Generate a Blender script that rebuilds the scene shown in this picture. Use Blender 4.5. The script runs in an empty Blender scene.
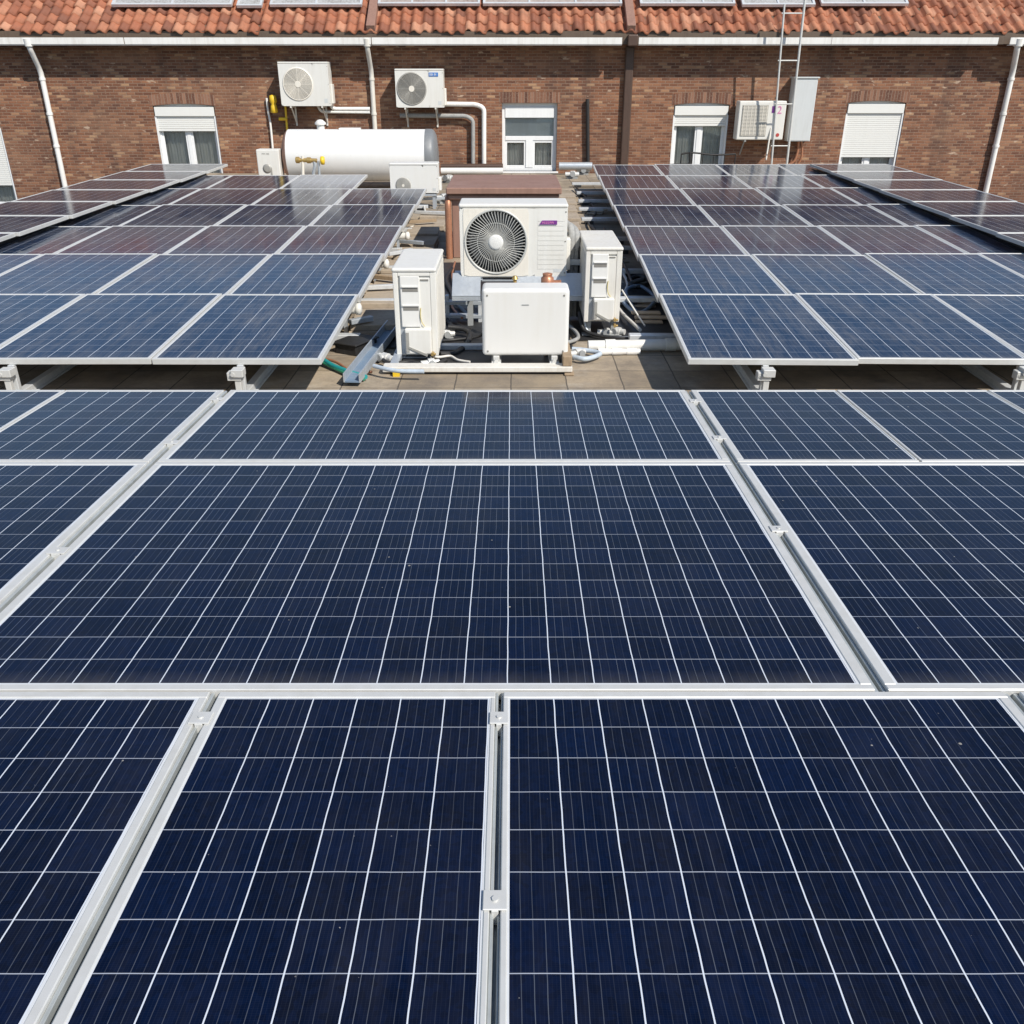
import bpy, bmesh, math, random
from mathutils import Vector, Matrix
R = math.radians
random.seed(7)
scene = bpy.context.scene
COL = scene.collection

# ------------------------------------------------------------------ camera, sky, sun, exposure
F_PX, HORIZON, CAM_H = 885.0, 72.0, 2.5
PITCH = math.atan((512 - HORIZON) / F_PX)
cd = bpy.data.cameras.new('camera'); cam = bpy.data.objects.new('camera', cd); COL.objects.link(cam)
cam.location = (0, 0, CAM_H); cam.rotation_euler = (math.pi/2 - PITCH, 0, 0)
cd.sensor_width = 36; cd.lens = F_PX / 1024 * 36; cd.clip_start = 0.05; cd.clip_end = 2000
scene.camera = cam

SUN_EL, SUN_AZ = R(44), R(138)          # azimuth clockwise from +Y: behind the camera, to the right
w = bpy.data.worlds.new('World'); scene.world = w; w.use_nodes = True
nt = w.node_tree
sky = nt.nodes.new('ShaderNodeTexSky'); sky.sky_type = 'NISHITA'; sky.sun_disc = False
sky.sun_elevation = SUN_EL; sky.sun_rotation = SUN_AZ; sky.dust_density = 0.2; sky.air_density = 1.0; sky.ozone_density = 1.6
nt.links.new(sky.outputs[0], nt.nodes['Background'].inputs[0])
nt.nodes['Background'].inputs[1].default_value = 0.105
sd = bpy.data.lights.new('sun', 'SUN'); sun = bpy.data.objects.new('sun', sd); COL.objects.link(sun)
sd.energy = 4.6; sd.angle = R(0.5); sd.color = (1.0, 0.94, 0.85)
sv = Vector((math.sin(SUN_AZ)*math.cos(SUN_EL), math.cos(SUN_AZ)*math.cos(SUN_EL), math.sin(SUN_EL)))
sun.rotation_euler = sv.to_track_quat('Z', 'Y').to_euler(); sun.location = sv * 60
scene.view_settings.view_transform = 'Standard'; scene.view_settings.look = 'None'
scene.view_settings.gamma = 1; scene.view_settings.use_curve_mapping = False
scene.view_settings.exposure = 0.2

# ------------------------------------------------------------------ pixel -> place (on a surface of known depth or height)
_ct, _st = math.cos(PITCH), math.sin(PITCH)
def ray(x, y):
    a = (x - 512) / F_PX; b = (y - 512) / F_PX
    return a, _ct - b*_st, -_st - b*_ct
def at(x, y, Y):
    d = ray(x, y); t = Y / d[1]; return Vector((d[0]*t, Y, CAM_H + d[2]*t))
def atz(x, y, z):
    d = ray(x, y); t = (z - CAM_H) / d[2]; return Vector((d[0]*t, d[1]*t, z))

# ------------------------------------------------------------------ materials
def new_mat(name):
    m = bpy.data.materials.new(name); m.use_nodes = True
    n = m.node_tree.nodes; return m, n, m.node_tree.links, n['Principled BSDF']
def mth(n, l, op, a, b=None, c=None):
    q = n.new('ShaderNodeMath'); q.operation = op
    for i, v in enumerate((a, b, c)):
        if v is None: continue
        if isinstance(v, (int, float)): q.inputs[i].default_value = v
        else: l.new(v, q.inputs[i])
    return q.outputs[0]
def mixc(n, l, f, a, b):
    q = n.new('ShaderNodeMix'); q.data_type = 'RGBA'
    for i, v in ((0, f), (6, a), (7, b)):
        if isinstance(v, (int, float)): q.inputs[i].default_value = v
        elif isinstance(v, tuple): q.inputs[i].default_value = (*v[:3], 1)
        else: l.new(v, q.inputs[i])
    return q.outputs[2]
def ramp(n, l, f, stops):
    q = n.new('ShaderNodeValToRGB'); e = q.color_ramp.elements
    while len(e) < len(stops): e.new(0.5)
    for k, (p, c) in enumerate(stops):
        e[k].position = p; e[k].color = (*c[:3], 1) if isinstance(c, tuple) else (c, c, c, 1)
    l.new(f, q.inputs[0]); return q.outputs[0]
def noise(n, l, vec, scale, detail=4, rough=0.55):
    q = n.new('ShaderNodeTexNoise'); q.inputs['Scale'].default_value = scale
    q.inputs['Detail'].default_value = detail; q.inputs['Roughness'].default_value = rough
    if vec is not None: l.new(vec, q.inputs['Vector'])
    return q.outputs['Fac']
def coords(n, kind='Object'):
    return n.new('ShaderNodeTexCoord').outputs[kind]
def mapping(n, l, vec, scale=(1,1,1), loc=(0,0,0)):
    q = n.new('ShaderNodeMapping'); q.inputs['Scale'].default_value = scale; q.inputs['Location'].default_value = loc
    l.new(vec, q.inputs['Vector']); return q.outputs[0]
def bump(n, l, b, h, strength, dist):
    q = n.new('ShaderNodeBump'); q.inputs['Strength'].default_value = strength; q.inputs['Distance'].default_value = dist
    l.new(h, q.inputs['Height']); l.new(q.outputs[0], b.inputs['Normal'])

def paint(name, col, rough=0.45, metal=0.0, grime=0.25, gcol=None, scale=3.0, streak=True, bmp=0.0):
    """painted or metal surface with uneven dirt and vertical rain streaks"""
    m, n, l, b = new_mat(name)
    v = coords(n)
    a = noise(n, l, v, scale, 6, 0.65)
    s = noise(n, l, mapping(n, l, v, (9*scale, 9*scale, 0.8*scale)), 1.0, 3) if streak else noise(n, l, v, scale*6, 4)
    f = mth(n, l, 'MULTIPLY', a, s)
    f = ramp(n, l, f, [(0.2, 0.0), (0.48, 1.0)])
    f = mth(n, l, 'MULTIPLY', f, grime)
    g = gcol or tuple(c*0.55 for c in col)
    l.new(mixc(n, l, f, col, g), b.inputs['Base Color'])
    l.new(ramp(n, l, a, [(0.3, max(0.02, rough-0.12)), (0.7, min(1, rough+0.12))]), b.inputs['Roughness'])
    b.inputs['Metallic'].default_value = metal
    if bmp: bump(n, l, b, noise(n, l, v, scale*12, 3), 0.4, bmp)
    return m

M = {}
M['alu'] = paint('anodised_aluminium', (0.62, 0.62, 0.60), 0.42, 0.2, 0.55, (0.48, 0.47, 0.43), 2.5, False)
M['rail'] = paint('rail_aluminium', (0.46, 0.49, 0.49), 0.4, 0.3, 0.5, (0.2, 0.21, 0.2), 3, False)
M['rail_pale'] = paint('pale_rail_aluminium', (0.66, 0.68, 0.69), 0.45, 0.3, 0.5, (0.36, 0.37, 0.37), 3, False)
M['galv'] = paint('galvanised_steel', (0.5, 0.54, 0.58), 0.42, 0.45, 0.5, (0.3, 0.32, 0.34), 4, False)
M['white'] = paint('white_enamel', (0.70, 0.69, 0.65), 0.42, 0, 0.3, (0.5, 0.46, 0.38), 2.2)
M['white_clean'] = paint('white_enamel_clean', (0.70, 0.695, 0.67), 0.38, 0, 0.3, (0.6, 0.57, 0.5), 1.6)
M['white_old'] = paint('white_enamel_weathered', (0.68, 0.66, 0.61), 0.5, 0, 0.5, (0.44, 0.39, 0.31), 3.0)
M['cream'] = paint('cream_enamel', (0.74, 0.70, 0.62), 0.45, 0, 0.3, (0.5, 0.45, 0.36), 3)
M['pvc'] = paint('white_pvc', (0.78, 0.77, 0.74), 0.5, 0, 0.45, (0.42, 0.38, 0.32), 1.6)
M['upvc'] = paint('window_upvc', (0.78, 0.79, 0.79), 0.4, 0, 0.3, (0.5, 0.5, 0.48), 2)
M['shutter'] = paint('shutter_pvc', (0.72, 0.72, 0.69), 0.5, 0, 0.12, (0.55, 0.52, 0.46), 1.2)
M['grey_plastic'] = paint('grey_plastic', (0.3, 0.31, 0.31), 0.5, 0, 0.3)
M['slot'] = paint('slot_grey', (0.22, 0.21, 0.19), 0.6, 0, 0.3)
M['wire'] = paint('grille_wire', (0.52, 0.52, 0.49), 0.4, 0.1, 0.3)
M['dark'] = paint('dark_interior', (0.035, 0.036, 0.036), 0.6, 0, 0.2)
M['blade'] = paint('fan_blade', (0.10, 0.10, 0.10), 0.4, 0, 0.3)
M['coil'] = paint('coil_fins', (0.36, 0.35, 0.32), 0.5, 0.2, 0.4, None, 8)
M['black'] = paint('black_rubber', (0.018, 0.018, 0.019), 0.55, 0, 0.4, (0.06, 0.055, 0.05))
M['foam'] = paint('grey_lagging', (0.33, 0.33, 0.32), 0.8, 0, 0.6, (0.12, 0.12, 0.115), 6, False, 0.004)
M['brown_metal'] = paint('brown_sheet_metal', (0.31, 0.18, 0.135), 0.5, 0.05, 0.45, (0.11, 0.06, 0.045), 2.2)
M['brown_pipe'] = paint('brown_pipe_paint', (0.085, 0.05, 0.036), 0.5, 0.1, 0.5, (0.03, 0.02, 0.015))
M['fascia'] = paint('fascia_brown', (0.12, 0.085, 0.06), 0.6, 0, 0.5, (0.05, 0.035, 0.025))
M['copper'] = paint('copper', (0.46, 0.21, 0.12), 0.45, 0.4, 0.7, (0.2, 0.1, 0.06), 8, False)
M['brass'] = paint('brass', (0.55, 0.38, 0.14), 0.4, 0.6, 0.5, (0.25, 0.17, 0.08), 8, False)
M['earth'] = paint('faded_yellow_wire', (0.6, 0.5, 0.2), 0.5, 0, 0.3)
M['yellow'] = paint('yellow_plastic', (0.78, 0.52, 0.03), 0.45, 0, 0.2)
M['teal'] = paint('teal_hose', (0.02, 0.27, 0.28), 0.4, 0, 0.3)
M['green'] = paint('green_hose', (0.03, 0.22, 0.13), 0.4, 0, 0.3)
M['blue'] = paint('blue_sheet', (0.15, 0.215, 0.30), 0.5, 0, 0.6, (0.30, 0.33, 0.35), 5, False)
M['pale_blue'] = paint('pale_blue_hose', (0.47, 0.54, 0.61), 0.45, 0, 0.4)
M['wood'] = paint('weathered_wood', (0.34, 0.25, 0.16), 0.8, 0, 0.6, (0.16, 0.115, 0.075), 6)
M['purple'] = paint('purple_badge', (0.16, 0.03, 0.22), 0.4, 0, 0.1)
M['pink'] = paint('pink_print', (0.62, 0.22, 0.42), 0.5, 0, 0.1)
M['red'] = paint('red_badge', (0.45, 0.06, 0.05), 0.4, 0, 0.1)
M['blue_badge'] = paint('blue_badge', (0.05, 0.18, 0.5), 0.4, 0, 0.1)
M['tank'] = paint('tank_enamel', (0.74, 0.74, 0.73), 0.3, 0, 0.16, (0.62, 0.6, 0.55), 1.2)
M['tank_end'] = paint('tank_end_cap', (0.20, 0.21, 0.22), 0.45, 0.1, 0.4)
M['cabinet'] = paint('cabinet_grey', (0.58, 0.60, 0.60), 0.45, 0.05, 0.35, (0.4, 0.4, 0.38), 2)
M['concrete'] = paint('concrete_paver', (0.40, 0.33, 0.25), 0.85, 0, 0.7, (0.21, 0.175, 0.135), 3.5, False, 0.004)
M['backsheet'] = paint('panel_backsheet', (0.62, 0.64, 0.66), 0.3, 0, 0.2)
M['curtain'] = paint('curtain', (0.62, 0.60, 0.55), 0.9, 0, 0.3, None, 5)
M['skylight'] = paint('skylight_sheet', (0.42, 0.42, 0.41), 0.35, 0, 0.9, (0.18, 0.165, 0.15), 2.2)
M['dull_skylight'] = paint('dull_skylight_sheet', (0.38, 0.33, 0.30), 0.5, 0, 0.95, (0.2, 0.15, 0.13), 1.6)
M['lead'] = paint('lead_flashing', (0.2, 0.21, 0.22), 0.55, 0.3, 0.5)

def glass_mat():
    m, n, l, b = new_mat('window_glass')
    b.inputs['Base Color'].default_value = (0.012, 0.014, 0.015, 1); b.inputs['Roughness'].default_value = 0.03
    tr = n.new('ShaderNodeBsdfTransparent'); tr.inputs[0].default_value = (0.92, 0.94, 0.94, 1)
    fr = n.new('ShaderNodeFresnel'); fr.inputs[0].default_value = 1.5
    gl = n.new('ShaderNodeBsdfGlossy'); gl.inputs['Roughness'].default_value = 0.02
    ms = n.new('ShaderNodeMixShader')
    l.new(mth(n, l, 'MULTIPLY_ADD', fr.outputs[0], 0.8, 0.02), ms.inputs[0]); l.new(tr.outputs[0], ms.inputs[1]); l.new(gl.outputs[0], ms.inputs[2])
    l.new(ms.outputs[0], n['Material Output'].inputs[0])
    return m
M['glass'] = glass_mat()

def pv_mat(name, dark, light, dust, r0=0.08, r1=0.17):
    """silicon cells under glass; UV runs in cell units"""
    m, n, l, b = new_mat(name)
    uv0 = coords(n, 'UV'); wb = n.new('ShaderNodeTexNoise'); wb.inputs['Scale'].default_value = 0.9; wb.inputs['Detail'].default_value = 2
    l.new(uv0, wb.inputs['Vector']); wv = n.new('ShaderNodeVectorMath'); wv.operation = 'MULTIPLY_ADD'; l.new(wb.outputs['Color'], wv.inputs[0]); wv.inputs[1].default_value = (0.035, 0.03, 0); l.new(uv0, wv.inputs[2]); uv = wv.outputs[0]
    sp = n.new('ShaderNodeSeparateXYZ'); l.new(uv, sp.inputs[0]); X, Y = sp.outputs[0], sp.outputs[1]
    ob = n.new('ShaderNodeObjectInfo').outputs['Random']
    fx = mth(n, l, 'FRACT', X); fy = mth(n, l, 'FRACT', Y)
    dx = mth(n, l, 'MINIMUM', fx, mth(n, l, 'SUBTRACT', 1.0, fx))
    dy = mth(n, l, 'MINIMUM', fy, mth(n, l, 'SUBTRACT', 1.0, fy))
    lx = mth(n, l, 'LESS_THAN', dx, 0.0130); ly = mth(n, l, 'LESS_THAN', dy, 0.0092)
    # busbars along the panel, four to a cell, and hair-thin fingers beside them
    bx = mth(n, l, 'FRACT', mth(n, l, 'MULTIPLY_ADD', X, 5.0, 0.5))
    bus = mth(n, l, 'LESS_THAN', mth(n, l, 'ABSOLUTE', mth(n, l, 'SUBTRACT', bx, 0.5)), 0.032)
    fb = mth(n, l, 'FRACT', mth(n, l, 'MULTIPLY', X, 15.0))
    fin = mth(n, l, 'LESS_THAN', fb, 0.16)
    fc = mth(n, l, 'FRACT', mth(n, l, 'MULTIPLY', Y, 26.0))
    fin2 = mth(n, l, 'LESS_THAN', fc, 0.18)
    # each cell its own shade
    cv = n.new('ShaderNodeCombineXYZ'); l.new(mth(n, l, 'FLOOR', X), cv.inputs[0]); l.new(mth(n, l, 'FLOOR', Y), cv.inputs[1])
    l.new(mth(n, l, 'MULTIPLY', ob, 91.7), cv.inputs[2])
    wn = n.new('ShaderNodeTexWhiteNoise'); wn.noise_dimensions = '3D'; l.new(cv.outputs[0], wn.inputs['Vector'])
    off = n.new('ShaderNodeCombineXYZ'); l.new(mth(n, l, 'MULTIPLY', ob, 50.0), off.inputs[0]); l.new(mth(n, l, 'MULTIPLY', ob, 31.0), off.inputs[1])
    va = n.new('ShaderNodeVectorMath'); va.operation = 'ADD'; l.new(uv, va.inputs[0]); l.new(off.outputs[0], va.inputs[1]); uvo = va.outputs[0]
    vo = n.new('ShaderNodeTexVoronoi'); vo.inputs['Scale'].default_value = 9.0; l.new(uvo, vo.inputs['Vector'])
    gr = n.new('ShaderNodeSeparateColor'); l.new(vo.outputs['Color'], gr.inputs[0])
    cell = mixc(n, l, mth(n, l, 'MULTIPLY_ADD', gr.outputs[0], 0.35, mth(n, l, 'MULTIPLY', wn.outputs['Value'], 0.4)), dark, light)
    c = mixc(n, l, mth(n, l, 'MULTIPLY', fin, 0.014), cell, (0.25, 0.28, 0.34))
    c = mixc(n, l, mth(n, l, 'MULTIPLY', fin2, 0.012), c, (0.25, 0.28, 0.34))
    bv = n.new('ShaderNodeCombineXYZ'); l.new(mth(n, l, 'FLOOR', mth(n, l, 'MULTIPLY_ADD', X, 5.0, 0.5)), bv.inputs[0]); l.new(mth(n, l, 'FLOOR', mth(n, l, 'ADD', Y, 0.0)), bv.inputs[1])
    bn = n.new('ShaderNodeTexWhiteNoise'); bn.noise_dimensions = '2D'; l.new(bv.outputs[0], bn.inputs['Vector'])
    c = mixc(n, l, mth(n, l, 'MULTIPLY', bus, mth(n, l, 'MULTIPLY_ADD', bn.outputs['Value'], 0.2, 0.03)), c, (0.36, 0.40, 0.46))
    c = mixc(n, l, mth(n, l, 'MULTIPLY', ly, 0.62), c, (0.56, 0.61, 0.70))
    c = mixc(n, l, mth(n, l, 'MULTIPLY', lx, 0.92), c, (0.66, 0.71, 0.78))
    # dust film, rain smears, specks and droppings
    d1 = noise(n, l, mapping(n, l, uvo, (0.35, 0.16, 1)), 1.0, 6, 0.65)
    d2 = noise(n, l, mapping(n, l, uvo, (3.5, 0.5, 1)), 1.0, 5, 0.6)
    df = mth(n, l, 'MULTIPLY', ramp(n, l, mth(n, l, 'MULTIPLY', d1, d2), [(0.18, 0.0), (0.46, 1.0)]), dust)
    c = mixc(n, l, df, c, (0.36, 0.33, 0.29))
    ed = mth(n, l, 'MULTIPLY', ramp(n, l, Y, [(0.0, 1.0), (0.55, 0.0)]), mth(n, l, 'MULTIPLY', d2, 0.14))
    c = mixc(n, l, ed, c, (0.36, 0.33, 0.29))
    sk = n.new('ShaderNodeTexVoronoi'); sk.inputs['Scale'].default_value = 1.7; l.new(uvo, sk.inputs['Vector'])
    skc = n.new('ShaderNodeSeparateColor'); l.new(sk.outputs['Color'], skc.inputs[0])
    wob = mth(n, l, 'MULTIPLY_ADD', noise(n, l, uvo, 14, 3), 0.05, -0.02)
    rad = mth(n, l, 'MULTIPLY', mth(n, l, 'POWER', skc.outputs[1], 4.0), 0.085)
    spot = mth(n, l, 'LESS_THAN', mth(n, l, 'ADD', sk.outputs['Distance'], wob), rad)
    spot = mth(n, l, 'MULTIPLY', spot, mth(n, l, 'GREATER_THAN', skc.outputs[0], 0.5))
    c = mixc(n, l, mth(n, l, 'MULTIPLY', spot, 0.6), c, (0.45, 0.43, 0.38))
    s2 = n.new('ShaderNodeTexVoronoi'); s2.inputs['Scale'].default_value = 4.5; l.new(uvo, s2.inputs['Vector'])
    s2c = n.new('ShaderNodeSeparateColor'); l.new(s2.outputs['Color'], s2c.inputs[0])
    sp2 = mth(n, l, 'LESS_THAN', mth(n, l, 'ADD', s2.outputs['Distance'], wob), mth(n, l, 'MULTIPLY', mth(n, l, 'POWER', s2c.outputs[1], 6.0), 0.075))
    sp2 = mth(n, l, 'MULTIPLY', sp2, mth(n, l, 'GREATER_THAN', s2c.outputs[0], 0.45))
    c = mixc(n, l, mth(n, l, 'MULTIPLY', sp2, 0.4), c, (0.32, 0.31, 0.30))
    l.new(c, b.inputs['Base Color'])
    l.new(ramp(n, l, d1, [(0.3, r0), (0.7, r1)]), b.inputs['Roughness'])
    b.inputs['IOR'].default_value = 1.30
    return m
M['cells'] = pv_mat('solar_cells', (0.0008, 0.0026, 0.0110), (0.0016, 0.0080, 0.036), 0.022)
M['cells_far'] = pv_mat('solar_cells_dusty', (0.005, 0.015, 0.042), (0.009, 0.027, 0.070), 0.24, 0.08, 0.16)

def brick_mat():
    m, n, l, b = new_mat('brick')
    v = coords(n); sp = n.new('ShaderNodeSeparateXYZ'); l.new(v, sp.inputs[0])
    cv = n.new('ShaderNodeCombineXYZ'); l.new(mth(n, l, 'ADD', sp.outputs[0], sp.outputs[1]), cv.inputs[0]); l.new(sp.outputs[2], cv.inputs[1])
    wob = n.new('ShaderNodeTexNoise'); wob.inputs['Scale'].default_value = 2.5; l.new(v, wob.inputs['Vector'])
    wv = n.new('ShaderNodeVectorMath'); wv.operation = 'MULTIPLY_ADD'; l.new(wob.outputs['Color'], wv.inputs[0]); wv.inputs[1].default_value = (0.02, 0.02, 0); l.new(cv.outputs[0], wv.inputs[2])
    def br(mortar):
        q = n.new('ShaderNodeTexBrick'); l.new(wv.outputs[0], q.inputs['Vector'])
        q.inputs['Scale'].default_value = 1; q.inputs['Brick Width'].default_value = 0.22; q.inputs['Row Height'].default_value = 0.070
        q.inputs['Mortar Size'].default_value = mortar; q.inputs['Mortar Smooth'].default_value = 0.35; q.inputs['Bias'].default_value = 0.0
        q.inputs['Color1'].default_value = (0, 0, 0, 1); q.inputs['Color2'].default_value = (1, 1, 1, 1); q.inputs['Mortar'].default_value = (0.5, 0.5, 0.5, 1)
        return q
    q = br(0.0095)
    rc = ramp(n, l, q.outputs['Color'], [(0.0, (0.12, 0.048, 0.028)), (0.3, (0.18, 0.072, 0.037)), (0.6, (0.23, 0.095, 0.049)), (0.88, (0.29, 0.135, 0.072)), (1.0, (0.42, 0.25, 0.14))])
    big = noise(n, l, v, 0.7, 6, 0.6); fine = noise(n, l, v, 26, 5, 0.7)
    rc = mixc(n, l, ramp(n, l, big, [(0.45, 0.0), (0.75, 0.45)]), rc, (0.085, 0.046, 0.034))
    rc = mixc(n, l, ramp(n, l, fine, [(0.52, 0.0), (0.7, 0.4)]), rc, (0.30, 0.17, 0.11))
    mc = mixc(n, l, fine, (0.15, 0.105, 0.078), (0.40, 0.30, 0.22))
    c = mixc(n, l, mth(n, l, 'MULTIPLY', q.outputs['Fac'], 0.72), rc, mc)
    st_ = noise(n, l, mapping(n, l, v, (1.6, 1.6, 0.22)), 1.0, 5, 0.65)
    c = mixc(n, l, ramp(n, l, st_, [(0.48, 0.0), (0.72, 0.55)]), c, (0.075, 0.048, 0.038))
    pa = noise(n, l, mapping(n, l, v, (0.5, 0.5, 0.8), (7, 3, 1)), 1.0, 5, 0.6)
    c = mixc(n, l, ramp(n, l, pa, [(0.52, 0.0), (0.70, 0.5)]), c, (0.34, 0.19, 0.115))
    chip = noise(n, l, mapping(n, l, v, (3.2, 3.2, 9)), 1.0, 3)
    c = mixc(n, l, ramp(n, l, chip, [(0.64, 0.0), (0.70, 0.75)]), c, (0.5, 0.37, 0.27))
    l.new(c, b.inputs['Base Color']); b.inputs['Roughness'].default_value = 0.88
    h = mth(n, l, 'ADD', mth(n, l, 'SUBTRACT', 1.0, q.outputs['Fac']), mth(n, l, 'MULTIPLY', fine, 0.6))
    bump(n, l, b, h, 0.7, 0.012)
    return m
M['brick'] = brick_mat()
M['soldier'] = None
def soldier_mat():
    m, n, l, b = new_mat('soldier_bricks')
    v = coords(n); sp = n.new('ShaderNodeSeparateXYZ'); l.new(v, sp.inputs[0])
    u = mth(n, l, 'DIVIDE', sp.outputs[0], 0.082)
    fx = mth(n, l, 'FRACT', u); wn = n.new('ShaderNodeTexWhiteNoise'); wn.noise_dimensions = '1D'; l.new(mth(n, l, 'FLOOR', u), wn.inputs['W'])
    rc = ramp(n, l, wn.outputs['Value'], [(0.0, (0.10, 0.042, 0.028)), (0.5, (0.18, 0.078, 0.046)), (1.0, (0.27, 0.14, 0.09))])
    fine = noise(n, l, v, 24, 5, 0.7)
    rc = mixc(n, l, ramp(n, l, fine, [(0.5, 0.0), (0.72, 0.6)]), rc, (0.3, 0.2, 0.14))
    c = mixc(n, l, mth(n, l, 'MULTIPLY', mth(n, l, 'LESS_THAN', fx, 0.15), 0.7), rc, (0.28, 0.22, 0.17))
    l.new(c, b.inputs['Base Color']); b.inputs['Roughness'].default_value = 0.9
    bump(n, l, b, fine, 0.6, 0.008); return m
M['soldier'] = soldier_mat()

def tile_mat():
    m, n, l, b = new_mat('clay_pantiles')
    uv = coords(n, 'UV'); sp = n.new('ShaderNodeSeparateXYZ'); l.new(uv, sp.inputs[0])
    cv = n.new('ShaderNodeCombineXYZ'); l.new(mth(n, l, 'FLOOR', sp.outputs[0]), cv.inputs[0]); l.new(mth(n, l, 'FLOOR', sp.outputs[1]), cv.inputs[1])
    wn = n.new('ShaderNodeTexWhiteNoise'); wn.noise_dimensions = '2D'; l.new(cv.outputs[0], wn.inputs['Vector'])
    c = ramp(n, l, wn.outputs['Value'], [(0.0, (0.19, 0.066, 0.036)), (0.35, (0.31, 0.105, 0.052)), (0.7, (0.38, 0.145, 0.075)), (1.0, (0.47, 0.23, 0.14))])
    v = coords(n); d = noise(n, l, v, 1.3, 6, 0.65); e = noise(n, l, v, 14, 5, 0.7)
    c = mixc(n, l, ramp(n, l, d, [(0.45, 0.0), (0.75, 0.5)]), c, (0.16, 0.075, 0.05))
    c = mixc(n, l, ramp(n, l, e, [(0.55, 0.0), (0.72, 0.45)]), c, (0.13, 0.075, 0.055))
    l.new(c, b.inputs['Base Color']); b.inputs['Roughness'].default_value = 0.75
    bump(n, l, b, e, 0.4, 0.006); return m
M['tiles'] = tile_mat()

def deck_mat():
    m, n, l, b = new_mat('paved_roof_deck')
    v = coords(n); wob = n.new('ShaderNodeTexNoise'); wob.inputs['Scale'].default_value = 3; l.new(v, wob.inputs['Vector'])
    wv = n.new('ShaderNodeVectorMath'); wv.operation = 'MULTIPLY_ADD'; l.new(wob.outputs['Color'], wv.inputs[0]); wv.inputs[1].default_value = (0.02, 0.02, 0); l.new(v, wv.inputs[2])
    q = n.new('ShaderNodeTexBrick'); q.offset = 0.0; l.new(wv.outputs[0], q.inputs['Vector'])
    q.inputs['Scale'].default_value = 1; q.inputs['Brick Width'].default_value = 0.5; q.inputs['Row Height'].default_value = 0.5
    q.inputs['Mortar Size'].default_value = 0.007; q.inputs['Mortar Smooth'].default_value = 0.2
    q.inputs['Color1'].default_value = (0, 0, 0, 1); q.inputs['Color2'].default_value = (1, 1, 1, 1); q.inputs['Mortar'].default_value = (0.5,)*3 + (1,)
    c = ramp(n, l, q.outputs['Color'], [(0, (0.29, 0.23, 0.155)), (0.5, (0.37, 0.295, 0.205)), (1, (0.43, 0.355, 0.26))])
    a = noise(n, l, v, 1.6, 8, 0.7); e = noise(n, l, v, 30, 4, 0.7)
    c = mixc(n, l, ramp(n, l, a, [(0.38, 0.0), (0.66, 0.9)]), c, (0.15, 0.125, 0.10))
    lo = noise(n, l, mapping(n, l, v, (0.8, 0.8, 1), (4, 9, 0)), 1.0, 6, 0.7)
    c = mixc(n, l, ramp(n, l, lo, [(0.52, 0.0), (0.66, 0.55)]), c, (0.44, 0.40, 0.34))
    c = mixc(n, l, ramp(n, l, e, [(0.5, 0.0), (0.75, 0.5)]), c, (0.2, 0.165, 0.13))
    c = mixc(n, l, mth(n, l, 'MULTIPLY', q.outputs['Fac'], 0.85), c, (0.07, 0.06, 0.05))
    l.new(c, b.inputs['Base Color']); b.inputs['Roughness'].default_value = 0.9
    bump(n, l, b, mth(n, l, 'SUBTRACT', e, mth(n, l, 'MULTIPLY', q.outputs['Fac'], 2.0)), 0.5, 0.006); return m
M['deck'] = deck_mat()
M['ground'] = paint('street_ground', (0.16, 0.15, 0.14), 0.9, 0, 0.7, (0.08, 0.085, 0.07), 0.05, False)

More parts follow.
